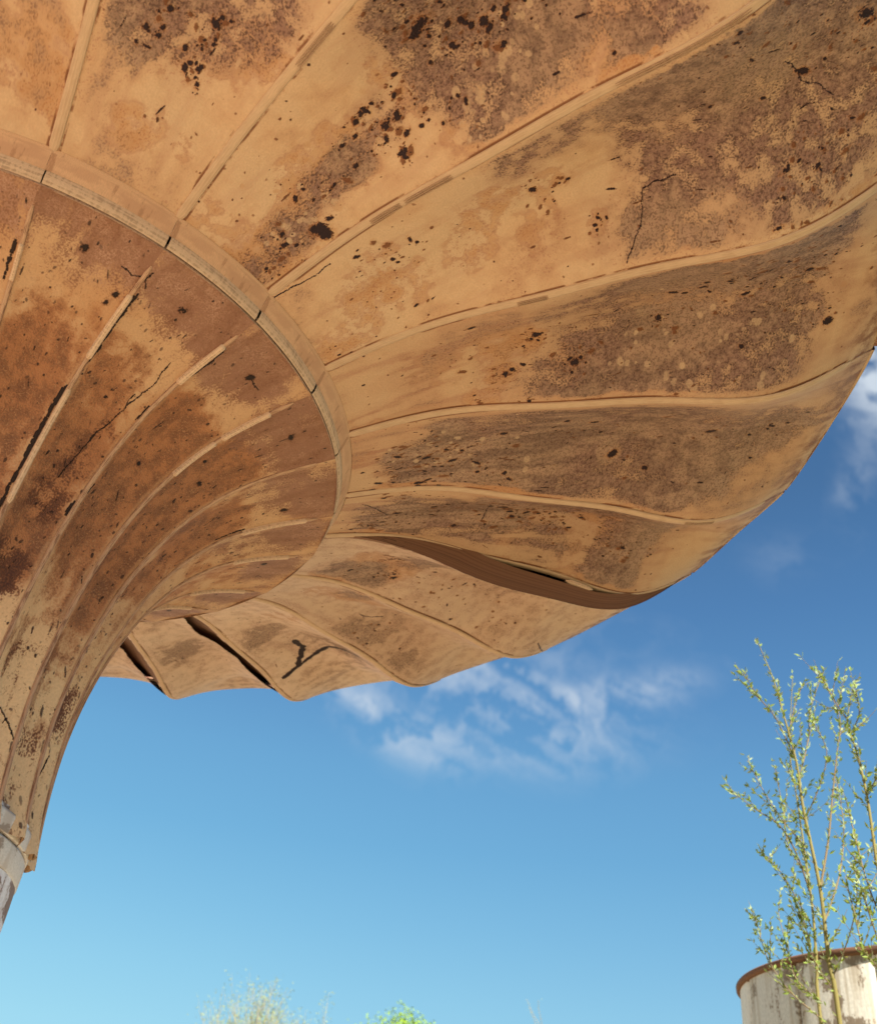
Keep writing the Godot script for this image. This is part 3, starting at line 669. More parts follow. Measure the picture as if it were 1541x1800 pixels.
func peeling_picture(base: Vector3, under: Vector3, stain: Vector3, salt: int, w: int, h: int, bare: float) -> Image:
	# paint that has come off in patches and run down in streaks
	var color := PackedByteArray(); color.resize(w * h * 3)
	for j in h:
		for i in w:
			var a := tiles[0][fold(j / 2 + salt * 71) * 1024 + fold(i + salt * 13)] / 255.0
			var b := tiles[1][fold(j + salt * 31) * 1024 + fold(i + salt * 7)] / 255.0
			var c := tiles[2][fold(j + salt * 11) * 1024 + fold(i + salt * 3)] / 255.0
			var e := tiles[1][fold(j / 7 + salt * 41) * 1024 + fold(i * 2 + salt * 17)] / 255.0
			var col := base * (0.95 + 0.08 * c)
			col = col.lerp(stain, clampf((e * 0.7 + a * 0.3 - 0.48) / 0.3, 0.0, 1.0) * 0.72)
			col = col.lerp(under, clampf((a * 0.45 + b * 0.4 + c * 0.15 - (1.0 - bare)) / 0.08, 0.0, 1.0) * 0.85)
			var o := (j * w + i) * 3
			color[o] = clampi(int(col.x), 0, 255); color[o + 1] = clampi(int(col.y), 0, 255); color[o + 2] = clampi(int(col.z), 0, 255)
	return Image.create_from_data(w, h, false, Image.FORMAT_RGB8, color)

func skin(picture: Image, rough: float, relief: Image = null, depth := 0.5, repeat := false) -> StandardMaterial3D:
	var m := StandardMaterial3D.new()
	m.albedo_texture = ImageTexture.create_from_image(picture)
	m.roughness = rough
	m.metallic_specular = 0.35
	m.texture_repeat = repeat
	if relief:
		m.heightmap_enabled = true
		m.heightmap_texture = ImageTexture.create_from_image(relief)
		m.heightmap_scale = depth
	return m

func plain_skin(linear: Color, rough: float) -> StandardMaterial3D:
	var m := StandardMaterial3D.new()
	m.albedo_color = linear.linear_to_srgb()
	m.roughness = rough
	m.metallic_specular = 0.3
	return m

# ---------------------------------------------------------------- the sky

func sky_part(w: int, h: int, i0: int, j0: int, i1: int, j1: int) -> Image:
	# a window of the panorama that is w * h pixels as a whole
	# clear air by height, brighter and paler towards the horizon, deeper towards the right of the view
	var stops := [[0.0, 182, 228, 241], [8.0, 157, 213, 238], [11.0, 144, 203, 234], [14.0, 130, 191, 228], [18.0, 114, 176, 219], [22.0, 106, 165, 211], [26.0, 95, 149, 199], [31.0, 84, 133, 184], [37.0, 75, 118, 165], [44.0, 70, 110, 155], [90.0, 52, 86, 130]]
	var base := PackedFloat32Array(); base.resize((i1 - i0) * (j1 - j0) * 3)
	var wisp := FastNoiseLite.new(); wisp.seed = 5; wisp.frequency = 0.026; wisp.fractal_octaves = 6; wisp.fractal_gain = 0.58
	var soft := FastNoiseLite.new(); soft.seed = 8; soft.frequency = 0.004; soft.fractal_octaves = 3
	var o := 0
	for j in range(j0, j1):
		var up := 90.0 - (j + 0.5) * 180.0 / h
		var n := 0
		while n < stops.size() - 2 and up > stops[n + 1][0]:
			n += 1
		var f := clampf((up - stops[n][0]) / (stops[n + 1][0] - stops[n][0]), 0.0, 1.0)
		var lin := Color(lerpf(stops[n][1], stops[n + 1][1], f) / 255.0, lerpf(stops[n][2], stops[n + 1][2], f) / 255.0, lerpf(stops[n][3], stops[n + 1][3], f) / 255.0).srgb_to_linear()
		for i in range(i0, i1):
			var az := (i + 0.5) * 360.0 / w - 180.0
			var side := 1.0 - 0.07 * sin(deg_to_rad(clampf(az * 3.0, -90.0, 90.0)) if absf(az) < 30.0 else deg_to_rad(signf(az) * (90.0 - (absf(az) - 30.0) * 0.6)))
			var r := lin.r * side; var g := lin.g * side; var b := lin.b * (1.0 + (side - 1.0) * 0.6)
			if up > 4.0:
				var cover := 0.0
				var x := az / 0.17578; var y := up / 0.17578
				if absf(az) < 60.0:
					for cl in CLOUDS:
						var dx: float = (az - cl[0]) / cl[2]
						if dx * dx > 4.0:
							continue
						var dy: float = (up - cl[1] - (az - cl[0]) * cl[5]) / cl[3]
						var q := dx * dx + dy * dy
						if q < 4.0:
							cover = maxf(cover, minf(2.0, cl[4] * exp(-1.1 * q))) if cl[4] > 1.0 else 1.0 - (1.0 - minf(cover, 1.0)) * (1.0 - cl[4] * exp(-1.1 * q))
				else:
					cover = 0.75 * smoothstep(0.18, 0.55, soft.get_noise_2d(x, y * 1.6)) * smoothstep(12.0, 25.0, up) * (1.0 - smoothstep(60.0, 75.0, up))
				if cover > 0.01:
					var wx := wisp.get_noise_2d(y * 0.7 + 900.0, x * 0.7) * 26.0
					var detail := wisp.get_noise_2d(x + y * 0.5 + wx, y * 1.35 - x * 0.25 - wx) * 0.5 + 0.5
					var m := clampf(cover * (0.18 + 3.8 * (detail - 0.40)), 0.0, 1.0)
					m *= 0.64 + 0.5 * clampf(cover - 0.9, 0.0, 0.6)
					r = lerpf(r, 0.66, m); g = lerpf(g, 0.74, m); b = lerpf(b, 0.83, m)
			base[o] = r / SKY_EXPOSURE; base[o + 1] = g / SKY_EXPOSURE; base[o + 2] = b / SKY_EXPOSURE
			o += 3
	return Image.create_from_data(i1 - i0, j1 - j0, false, Image.FORMAT_RGBF, base.to_byte_array())

func sky_picture() -> Image:   # coarse all round, finer where clouds are built in detail
	var im := sky_part(512, 256, 0, 0, 512, 256)
	im.resize(3072, 1536, Image.INTERPOLATE_CUBIC)
	var i0 := 1400; var j0 := 370
	im.blit_rect(sky_part(3072, 1536, i0, j0, 1850, 620), Rect2i(0, 0, 1850 - i0, 620 - j0), Vector2i(i0, j0))
	var turned := Image.create_empty(3072, 1536, false, Image.FORMAT_RGBF)   # a panorama begins straight ahead
	turned.blit_rect(im, Rect2i(1536, 0, 1536, 1536), Vector2i(0, 0))
	turned.blit_rect(im, Rect2i(0, 0, 1536, 1536), Vector2i(1536, 0))
	return turned

# ---------------------------------------------------------------- plants

func leaf_into(p: PackedVector3Array, nrm: PackedVector3Array, where: Vector3, dir: Vector3, side: Vector3, length: float, width: float) -> void:
	# two faces folded along the midrib
	side = (side - dir * side.dot(dir)).normalized()
	var n := dir.cross(side)
	var tip := where + dir * length
	var mid := where + dir * length * 0.45
	var l := mid + side * width * 0.5 + n * width * 0.16
	var r := mid - side * width * 0.5 + n * width * 0.16
	for v in [where, l, tip, where, tip, r]:
		p.append(v)
	var n1 := (tip - where).cross(l - where).normalized()
	var n2 := (r - where).cross(tip - where).normalized()
	for i in 3:
		nrm.append(n1)
	for i in 3:
		nrm.append(n2)

func leaf_mesh(p: PackedVector3Array, nrm: PackedVector3Array) -> ArrayMesh:
	var arrays := []; arrays.resize(Mesh.ARRAY_MAX)
	arrays[Mesh.ARRAY_VERTEX] = p
	arrays[Mesh.ARRAY_NORMAL] = nrm
	var mesh := ArrayMesh.new()
	mesh.add_surface_from_arrays(Mesh.PRIMITIVE_TRIANGLES, arrays)
	return mesh

func smooth_path(pts: Array, steps: int) -> Array:
	var out := []
	for i in pts.size() - 1:
		var a: Vector3 = pts[maxi(i - 1, 0)]; var b: Vector3 = pts[i]; var c: Vector3 = pts[i + 1]; var d: Vector3 = pts[mini(i + 2, pts.size() - 1)]
		for q in steps:
			out.append(b.cubic_interpolate(c, a, d, q / float(steps)))
	out.append(pts[-1])
	return out

func willow(called: String, label: String, limbs: Array, trunks: int, foot: Vector3, mats: Dictionary, salt: int) -> void:
	var o := thing(called, label, "willow", foot, "young willows in front of the round tank")
	var rng := RandomNumberGenerator.new(); rng.seed = salt
	var green := [PackedVector3Array(), PackedVector3Array()]
	var silver := [PackedVector3Array(), PackedVector3Array()]
	var twigs := SurfaceTool.new(); twigs.begin(Mesh.PRIMITIVE_TRIANGLES); twigs.set_smooth_group(0)
	for n in limbs.size():
		var limb: Array = limbs[n]
		var pts := []
		for q in range(1, limb.size()):
			pts.append(limb[q] - foot)
		if n < trunks:   # the main stems go on down to the ground
			pts.push_front(Vector3(lerpf(pts[0].x, 0.0, 0.6), pts[0].y * 0.45, lerpf(pts[0].z, 0.0, 0.6)))
			pts.push_front(Vector3(0.06 * n, -0.05, 0.05 * n))
		var path := smooth_path(pts, 5)
		var st := SurfaceTool.new(); st.begin(Mesh.PRIMITIVE_TRIANGLES); st.set_smooth_group(0)
		tube_into(st, path, limb[0] * (1.05 if n < trunks else 0.85), 0.0022, 8 if n < trunks else 5)
		st.generate_normals()
		part("stem" if n < trunks else "branch", st.commit(), mats.bark if n < trunks else mats.twig, o)
		# side twigs and leaves along the limb's upper part
		var total := path.size()
		for q in total:
			var here: Vector3 = path[q]
			if here.y + foot.y < 2.6:
				continue
			var along: Vector3 = (path[mini(q + 1, total - 1)] - path[maxi(q - 1, 0)]).normalized()
			var frac := q / float(total)
			var many := 4 if frac > 0.45 or n >= trunks else 1
			for z in many:
				var spot := here + along * rng.randf_range(-0.05, 0.05) + Vector3(rng.randfn(), rng.randfn(), rng.randfn()) * 0.008
				var dir := (along * rng.randf_range(0.3, 1.2) + Vector3(rng.randfn(), rng.randfn() * 0.6, rng.randfn()) * 0.6).normalized()
				var set_: Array = green if rng.randf() < 0.72 else silver
				leaf_into(set_[0], set_[1], spot, dir, Vector3(rng.randfn(), rng.randfn(), rng.randfn()), rng.randf_range(0.024, 0.050), rng.randf_range(0.011, 0.019))
			if rng.randf() < (0.46 if frac > 0.3 else 0.16):
				var out_ := (along * 1.1 + Vector3(rng.randfn(), 0.1, rng.randfn()) * 0.75).normalized()
				var long := rng.randf_range(0.10, 0.34) * (1.15 - 0.8 * frac)
				var tw := []
				for y in 5:
					tw.append(here + out_ * long * y / 4.0 + Vector3(0, 0.05 * long * y * y / 4.0, 0))
				tube_into(twigs, tw, 0.0026, 0.0010, 4)
				for y in int(long * 75.0):
					var f := rng.randf()
					var spot: Vector3 = tw[0].lerp(tw[4], f) + Vector3(0, 0.05 * long * 16.0 * f * (f - 1.0) / 4.0, 0)
					var dir := (out_ + Vector3(rng.randfn(), rng.randfn(), rng.randfn()) * 0.6).normalized()
					var set_: Array = green if rng.randf() < 0.7 else silver
					leaf_into(set_[0], set_[1], spot, dir, Vector3(rng.randfn(), rng.randfn(), rng.randfn()), rng.randf_range(0.024, 0.050), rng.randf_range(0.011, 0.019))
	twigs.generate_normals()
	part("twigs", twigs.commit(), mats.twig, o).set_meta("kind", "stuff")
	part("leaves", leaf_mesh(green[0], green[1]), mats.leaf, o).set_meta("kind", "stuff")
	part("catkins", leaf_mesh(silver[0], silver[1]), mats.silver, o).set_meta("kind", "stuff")

func grow(st: SurfaceTool, leaves: Array, from: Vector3, dir: Vector3, length: float, rad: float, level: int, rng: RandomNumberGenerator, upward: float, leaf: float, leafiness: float) -> void:
	var path := [from]
	var d := dir
	for i in 4:
		d = (d + Vector3(rng.randfn(), rng.randfn() * 0.5, rng.randfn()) * 0.10 + Vector3(0, upward * 0.12, 0)).normalized()
		path.append(path[-1] + d * length / 4.0)
	tube_into(st, path, rad, rad * 0.55, 6 if level > 2 else 4)
	if level <= 1:
		for i in int(leafiness * length + 0.5):
			var p: Vector3 = path[rng.randi_range(1, 4)] + Vector3(rng.randfn(), rng.randfn(), rng.randfn()) * leaf * 2.2
			leaf_into(leaves[0], leaves[1], p, Vector3(rng.randfn(), rng.randfn() + 0.4, rng.randfn()).normalized(), Vector3(rng.randfn(), rng.randfn(), rng.randfn()), leaf * rng.randf_range(0.7, 1.4), leaf * 0.5)
	if level == 0:
		return
	var kids := 4 if level > 2 else 3
	for i in kids:
		var t := rng.randi_range(2, 4)
		var spread := Vector3(rng.randfn(), rng.randfn() * 0.4, rng.randfn()).normalized()
		grow(st, leaves, path[t], (d + spread * rng.randf_range(0.35, 0.75)).normalized(), length * rng.randf_range(0.55, 0.82), rad * 0.52, level - 1, rng, upward, leaf, leafiness)

func far_tree(called: String, label: String, category: String, foot: Vector3, height: float, upward: float, leafiness: float, leaf: float, bark: Material, leafy: Material, salt: int, levels := 4) -> void:
	var o := thing(called, label, category, foot, "trees far behind the canopy")
	var rng := RandomNumberGenerator.new(); rng.seed = salt
	var trunk := SurfaceTool.new(); trunk.begin(Mesh.PRIMITIVE_TRIANGLES); trunk.set_smooth_group(0)
	tube_into(trunk, [Vector3(0, -0.2, 0), Vector3(0.05, height * 0.15, 0), Vector3(0.0, height * 0.32, 0.05)], height * 0.022, height * 0.016, 10)
	trunk.generate_normals()
	part("trunk", trunk.commit(), bark, o)
	var st := SurfaceTool.new(); st.begin(Mesh.PRIMITIVE_TRIANGLES); st.set_smooth_group(0)
	var leaves := [PackedVector3Array(), PackedVector3Array()]
	for i in 7:
		var a := TAU * i / 7.0 + rng.randf() * 0.6
		var tilt := rng.randf_range(0.15, 0.62)
		grow(st, leaves, Vector3(0, height * rng.randf_range(0.22, 0.32), 0), Vector3(cos(a) * tilt, 1.0, sin(a) * tilt).normalized(), height * 0.30, height * 0.010, levels, rng, upward, leaf, leafiness)
	st.generate_normals()
	var b := part("branches", st.commit(), bark, o)
	b.set_meta("kind", "stuff")
	if leaves[0].size():
		part("crown", leaf_mesh(leaves[0], leaves[1]), leafy, o).set_meta("kind", "stuff")
	# bring the top to the wanted height
	var top := 0.0
	for child in o.get_children():
		top = maxf(top, child.mesh.get_aabb().end.y)
	o.scale = Vector3.ONE * (height / top)

# ---------------------------------------------------------------- the canopy

func brim_panel(k: int, canopy: Node3D, material: Material, fine: bool) -> void:
	var nu := 28 if fine else 10
	var nv := 80 if fine else 20
	if k == 9 or k == 10:
		nu = 64
		nv = 130
	var p := PackedVector3Array()
	var t := PackedVector2Array()
	for j in nv + 1:
		var r := lerpf(BAND, RIM, j / float(nv))
		for i in nu + 1:
			var s := i / float(nu)
			p.append(brim_point(k, s, r))
			t.append(Vector2(s, (r - RING) / (RIM - RING)))
	var skip := PackedByteArray()
	if k == 9 or k == 10:   # the skin has torn away along this seam
		skip.resize(nu * nv)
		skip.fill(0)
		for j in nv:
			var r := lerpf(BAND, RIM, (j + 0.5) / nv)
			var wide := (seam(k + 1) - seam(k)) * r
			var open := sin(PI * clampf((r - 0.64) / (0.67 if k == 9 else 0.62), 0.0, 1.0))
			var low := 0.010 + 0.006 * lump.get_noise_2d(r * 160.0, 7.0)
			var high := low + open * (0.120 if k == 9 else 0.150) * (0.75 + 0.5 * r - 0.4) + 0.009 * lump.get_noise_2d(r * 240.0, 40.0 + k) * minf(1.0, open * 3.0)
			for i in nu:
				var d := (i + 0.5) / nu * wide
				if d > low and d < high:
					skip[j * nu + i] = 1
	part("brim_panel", sheet(p, t, nu, nv, false, skip), material, canopy)

func bell_panel(k: int, canopy: Node3D, material: Material, fine: bool) -> void:
	var nu := 16 if fine else 6
	var nv := 90 if fine else 30
	var p := PackedVector3Array()
	var t := PackedVector2Array()
	for j in nv + 1:
		var w := lerpf(BELL_LOW, BELL_TOP, j / float(nv))
		for i in nu + 1:
			var s := i / float(nu)
			var q := bell_point(k, s, w)
			if j == 0:
				q.y += 0.014 * lump.get_noise_2d(lerpf(seam(k), seam(k + 1), s) * 190.0, 5.0)
			p.append(q)
			t.append(Vector2(s, bell_v(w)))
	part("bell_panel", sheet(p, t, nu, nv, false), material, canopy)

func ring_piece(k: int, profile: Array, from: float, to: float, steps: int) -> ArrayMesh:
	# a stretch of ring between two angles; profile holds (r, y) pairs in order
	var p := PackedVector3Array()
	var t := PackedVector2Array()
	for j in profile.size():
		for i in steps + 1:
			p.append(at(profile[j].x, lerpf(from, to, i / float(steps)), profile[j].y))
			t.append(Vector2(j / float(maxi(profile.size() - 1, 1)), i / float(steps)))
	return sheet(p, t, steps, profile.size() - 1)

func along_brim(k: int, offset: float, r0: float, r1: float, steps: int, lift: float) -> Array:
	# points on the underside beside seam k, with the directions across and out of the surface
	var path := []; var across := []; var up := []
	for j in steps + 1:
		var r := lerpf(r0, r1, j / float(steps))
		var a := seam(k) + offset / r
		var y := brim_y(r) + swell(r) * minf(1.0, absf(offset) * 3.0) - lift
		var slope := (brim_y(r + 0.005) - brim_y(r - 0.005)) / 0.01
		path.append(at(r, a, y))
		across.append(Vector3(-sin(a), 0, -cos(a)))
		up.append(Vector3(slope * cos(a), -1.0, -slope * sin(a)).normalized())
	return [path, across, up]

func along_bell(k: int, offset: float, v0: float, v1: float, steps: int) -> Array:
	var path := []; var across := []; var up := []
	for j in steps + 1:
		var w := 0.55 + lerpf(v0, v1, j / float(steps)) * (BELL_TOP - 0.55)
		var d := bell_d(w)
		var r := (w + d) * 0.5
		var a := seam(k) + offset / r
		var dd := bell_d(w + 0.01) - d
		var tangent := Vector2(0.01 + dd, 0.01 - dd).normalized()
		path.append(at(r, a, (w - d) * 0.5))
		across.append(Vector3(-sin(a), 0, -cos(a)))
		up.append(Vector3(tangent.y * cos(a), -tangent.x, -tangent.y * sin(a)))
	return [path, across, up]

func build_canopy() -> void:
	var canopy := thing("funnel_canopy", "giant weathered tan funnel-shaped canopy with ribbed brim, rusty stains and fluted bell on a post", "canopy", AXIS)
	var wood := skin(wood_picture(paint_color(204, 156, 102), paint_color(158, 116, 74), 3), 0.8)
	var slat := skin(wood_picture(paint_color(166, 122, 76), paint_color(112, 76, 46), 5), 0.8)
	var ridge := skin(wood_picture(paint_color(192, 146, 94), paint_color(176, 130, 82), 8), 0.7)
	var smooth_band := skin(peeling_picture(paint_color(208, 149, 92), paint_color(168, 112, 66), paint_color(188, 130, 80), 12, 64, 512, 0.34), 0.6)
	var lip := skin(peeling_picture(paint_color(186, 140, 88), paint_color(110, 66, 38), paint_color(150, 100, 60), 4, 128, 512, 0.44), 0.75)
	var inside := skin(peeling_picture(paint_color(120, 76, 44), paint_color(76, 46, 28), paint_color(92, 56, 34), 9, 256, 256, 0.4), 0.8)
	var brim_skins := {}
	var bell_skins := {}
	for k in range(-1, 11):
		var pics: Array = painted[["brim", k]]
		brim_skins[k] = skin(pics[0], 0.62, pics[1], 1.1)
		if k < 9:
			pics = painted[["bell", k]]
			bell_skins[k] = skin(pics[0], 0.66, pics[1], 1.1)
	var strips := {}
	var ribs := {}
	for k in range(-7, 17):
		var seen := k >= -1 and k <= 10
		brim_panel(k, canopy, brim_skins[k if seen else [0, 3, -1, 4, 2][posmod(k, 5)]], seen)
		bell_panel(k, canopy, bell_skins[k if k >= -1 and k < 9 else [0, 3, -1, 4, 2][posmod(k, 5)]], k >= -1 and k < 9)
		var a0 := seam(k)
		var a1 := seam(k + 1)
		# cover strip over the seam
		var g := along_brim(k, 0.0, BAND - 0.008, 1.372, 60, 0.0)
		strips[k] = part("seam_strip", bar(g[0], g[1], g[2], 0.0125 * UNIT, 0.0026 * UNIT), ridge, canopy)
		# rib on the bell, widest near the ring
		g = along_bell(k, 0.0, bell_v(BELL_LOW + 0.01), 0.965, 70)
		ribs[k] = part("bell_rib", bar(g[0], g[1], g[2], 0.0058 * UNIT, 0.0028 * UNIT), bell_rib_skin, canopy)
		# flat band between bell and brim
		part("ring_band", ring_piece(k, [Vector2(RING + 0.003, 1.034), Vector2(RING + 0.0045, 1.0220), Vector2(RING + 0.0064, 1.0212), Vector2(BAND - 0.004, 1.0425), Vector2(BAND - 0.001, 1.0468), Vector2(BAND + 0.002, 1.058)], a0, a1 - 0.0005, 14), smooth_band, canopy)
		# wooden moulding under the band, one length to each panel, some slipped
		var drop := 0.0008 * sin(k * 7.3)
		var from := a0 + 0.004 + 0.005 * sin(k * 3.1)
		part("ring_moulding", ring_piece(k, [Vector2(RING - 0.001, 1.014), Vector2(RING + drop, 1.0045), Vector2(RING + 0.0010 + drop, 1.0030), Vector2(RING + 0.0045 + drop, 1.0085), Vector2(RING + 0.0062 + drop, 1.0165), Vector2(RING + 0.0062, 1.0270)], from, a1 - 0.001 + 0.003 * sin(k * 5.7), 12), wood, canopy)
		# the bell's upper edge turns up
		part("bell_edge", ring_piece(k, [Vector2(RING - 0.0005, 0.9995), Vector2(RING + 0.0010, 1.0008), Vector2(RING - 0.004, 1.014)], a0, a1, 12), bell_rib_skin, canopy)
		# lip round the rim
		var push := 0.010 if k <= 3 else 0.0
		var lp := PackedVector3Array()
		var lt := PackedVector2Array()
		var lip_shape := [Vector2(-0.002, 1.2794), Vector2(0.0, 1.2782), Vector2(0.004 + push, 1.2782), Vector2(0.006 + push, 1.2809), Vector2(0.006 + push, 1.306), Vector2(-0.002, 1.308)]
		for j in 6:
			for i in 17:
				var s := lerpf(0.012, 0.988, i / 16.0)
				lp.append(at(RIM + lip_shape[j].x, lerpf(a0, a1, s), lip_shape[j].y + (swell(RIM) * bow(s, (a1 - a0) * RIM, 0.026) if j < 4 else 0.0)))
				lt.append(Vector2(j / 5.0, i / 16.0))
		part("rim_lip", sheet(lp, lt, 16, 5), lip, canopy)
	# lengths of bare battens where the covering has come off
	for e in BRIM_BATTENS:
		for n in 3:
			var g := along_brim(int(e[0]), 0.002 + (n - 1) * 0.0030, e[1], e[2], 14, 0.0034)
			part("slat", bar(g[0], g[1], g[2], 0.0019 * UNIT, 0.0010 * UNIT, false), slat, strips[int(e[0])])
	for e in BELL_BATTENS:
		var g := along_bell(int(e[0]), e[3], e[1], e[2], 24)
		part("batten", bar(g[0], g[1], g[2], e[4] * UNIT, 0.0058 * UNIT, false), wood, ribs[int(e[0])])
	# the open seam: the upright flange that shows between two panels
	var p := PackedVector3Array()
	var t := PackedVector2Array()
	for j in 61:
		var r := lerpf(0.60, RIM, j / 60.0)
		var y0 := brim_y(r) - sag(r)
		var y1 := brim_y(r) + 0.012 - 0.030 * pow(sin(PI * clampf((r - 0.85) / 0.42, 0.0, 1.0)), 0.7)
		for i in 5:
			p.append(at(r, seam(6) + 0.002 - 0.010 * i / 4.0 / r, lerpf(y0 + 0.0005, maxf(y1, y0 + 0.002), i / 4.0)))
			t.append(Vector2(i / 4.0, j / 10.0))
	part("seam_flange", sheet(p, t, 4, 60, false), inside, canopy, "dark brown flange in the open seam")
	var g2 := along_brim(6, -0.004, 1.085, 1.15, 6, 0.010)
	part("wooden_block", bar(g2[0], g2[1], g2[2], 0.012 * UNIT, 0.006 * UNIT, false), wood, canopy)
	for k in [9, 10]:   # the layer behind the torn seams
		p = PackedVector3Array(); t = PackedVector2Array()
		for j in 41:
			var r := lerpf(0.61, 1.37, j / 40.0)
			for i in 9:
				var off := 0.001 + 0.215 * i / 8.0
				var s := off / ((seam(k + 1) - seam(k)) * r)
				p.append(at(r, seam(k) + off / r, brim_y(r) + swell(r) * bow(s, (seam(k + 1) - seam(k)) * r, 0.026) + 0.006 + 0.014 * sin(PI * i / 8.0)))
				t.append(Vector2(i / 4.0, j / 8.0))
		part("backing_layer", sheet(p, t, 8, 40), inside, canopy, "brown layer showing in the torn seam")
	# upper skin
	p = PackedVector3Array(); t = PackedVector2Array()
	var profile := [Vector2(0.0, 1.40), Vector2(0.30, 1.375), Vector2(0.62, 1.345), Vector2(1.0, 1.335), Vector2(1.25, 1.325), Vector2(RIM - 0.004, 1.3065)]
	for j in profile.size():
		for i in 97:
			p.append(at(profile[j].x, TAU * i / 96.0, profile[j].y))
			t.append(Vector2(i / 6.0, j))
	var top_skin := skin(peeling_picture(paint_color(150, 104, 62), paint_color(96, 62, 40), paint_color(110, 72, 46), 14, 256, 256, 0.4), 0.8, null, 0.5, true)
	part("upper_skin", sheet(p, t, 96, profile.size() - 1, true), top_skin, canopy)
	# the post and its collars
	var post_white := paint_color(222, 200, 166)
	var post_skin := skin(peeling_picture(post_white, paint_color(120, 86, 58), paint_color(190, 164, 130), 21, 1024, 1024, 0.40), 0.7)
	var collar_skin := skin(peeling_picture(paint_color(206, 182, 140), paint_color(140, 114, 82), paint_color(184, 156, 116), 25, 1024, 128, 0.30), 0.7)
	var y_of := func(y: float) -> float: return y * UNIT + EYE
	var post := []
	for j in 40:
		var y := lerpf(y_of.call(0.415), 0.0, j / 39.0)
		post.append(Vector2((0.2462 + 0.012 * smoothstep(0.30, -0.6, (y - EYE) / UNIT)) * UNIT, y))
	var pole := part("post", lathe(post, 120, 0.010), post_skin, canopy, "white painted post with peeling patches")
	part("collar", lathe([Vector2(0.243 * UNIT, y_of.call(0.412)), Vector2(0.2515 * UNIT, y_of.call(0.407)), Vector2(0.2525 * UNIT, y_of.call(0.403)), Vector2(0.2520 * UNIT, y_of.call(0.383)), Vector2(0.2495 * UNIT, y_of.call(0.3815)), Vector2(0.243 * UNIT, y_of.call(0.3812))], 120, 0.003), collar_skin, pole)
	part("collar", lathe([Vector2(0.243 * UNIT, y_of.call(0.3796)), Vector2(0.2490 * UNIT, y_of.call(0.3790)), Vector2(0.2505 * UNIT, y_of.call(0.376)), Vector2(0.2490 * UNIT, y_of.call(0.350)), Vector2(0.2440 * UNIT, y_of.call(0.346))], 120, 0.004), collar_skin, pole)

# ---------------------------------------------------------------- the tank

func build_tank() -> void:
	var radius := 1.345
	var high := 3.545
	var tank := thing("round_tank", "round whitewashed tank with peeling walls and a thin rusty rim, behind the willows", "tank", Vector3(3.96, 0.0, -8.08))
	var skins := []
	for n in 4:
		skins.append(skin(peeling_picture(Vector3(226, 221, 210) * [1.0, 0.96, 0.9, 0.98][n], Vector3(120, 104, 88), Vector3(170, 156, 136), 40 + n * 3, 128, 512, [0.42, 0.50, 0.56, 0.40][n]), 0.85))
	var rust := skin(peeling_picture(Vector3(118, 84, 64), Vector3(82, 60, 48), Vector3(104, 74, 56), 61, 512, 64, 0.42), 0.85)
	var boards := 14
	for n in boards:
		var a0 := TAU * n / boards + 0.0006
		var a1 := TAU * (n + 1) / boards - 0.0006
		var p := PackedVector3Array()
		var t := PackedVector2Array()
		var out := 0.002 * sin(n * 5.3)
		for j in 7:
			for i in 12:
				var f := (i - 0.5) / 10.0
				var a := lerpf(a0, a1, clampf(f, 0.0, 1.0))
				var r := radius + out + (0.0 if i > 0 and i < 11 else -0.03)
				p.append(Vector3(r * cos(a), high * j / 6.0 - 0.02, -r * sin(a)))
				t.append(Vector2(clampf(f, 0.0, 1.0), 1.0 - j / 6.0))
		part("sheet", sheet(p, t, 11, 6, true), skins[(n * 7 + n / 5) % 4], tank)
	part("rim", lathe([Vector2(radius - 0.05, high - 0.045), Vector2(radius + 0.012, high - 0.040), Vector2(radius + 0.026, high - 0.028), Vector2(radius + 0.028, high - 0.006), Vector2(radius + 0.018, high + 0.006), Vector2(radius - 0.03, high + 0.008), Vector2(radius - 0.05, high - 0.01), Vector2(radius - 0.05, high - 0.045)], 96, 0.006), rust, tank, "rust brown rolled rim")
	part("lining", lathe([Vector2(0.001, 0.3), Vector2(radius - 0.07, 0.3), Vector2(radius - 0.07, high - 0.02)], 64), plain_skin(Color(0.22, 0.19, 0.16), 0.9), tank)

var bell_rib_skin: StandardMaterial3D

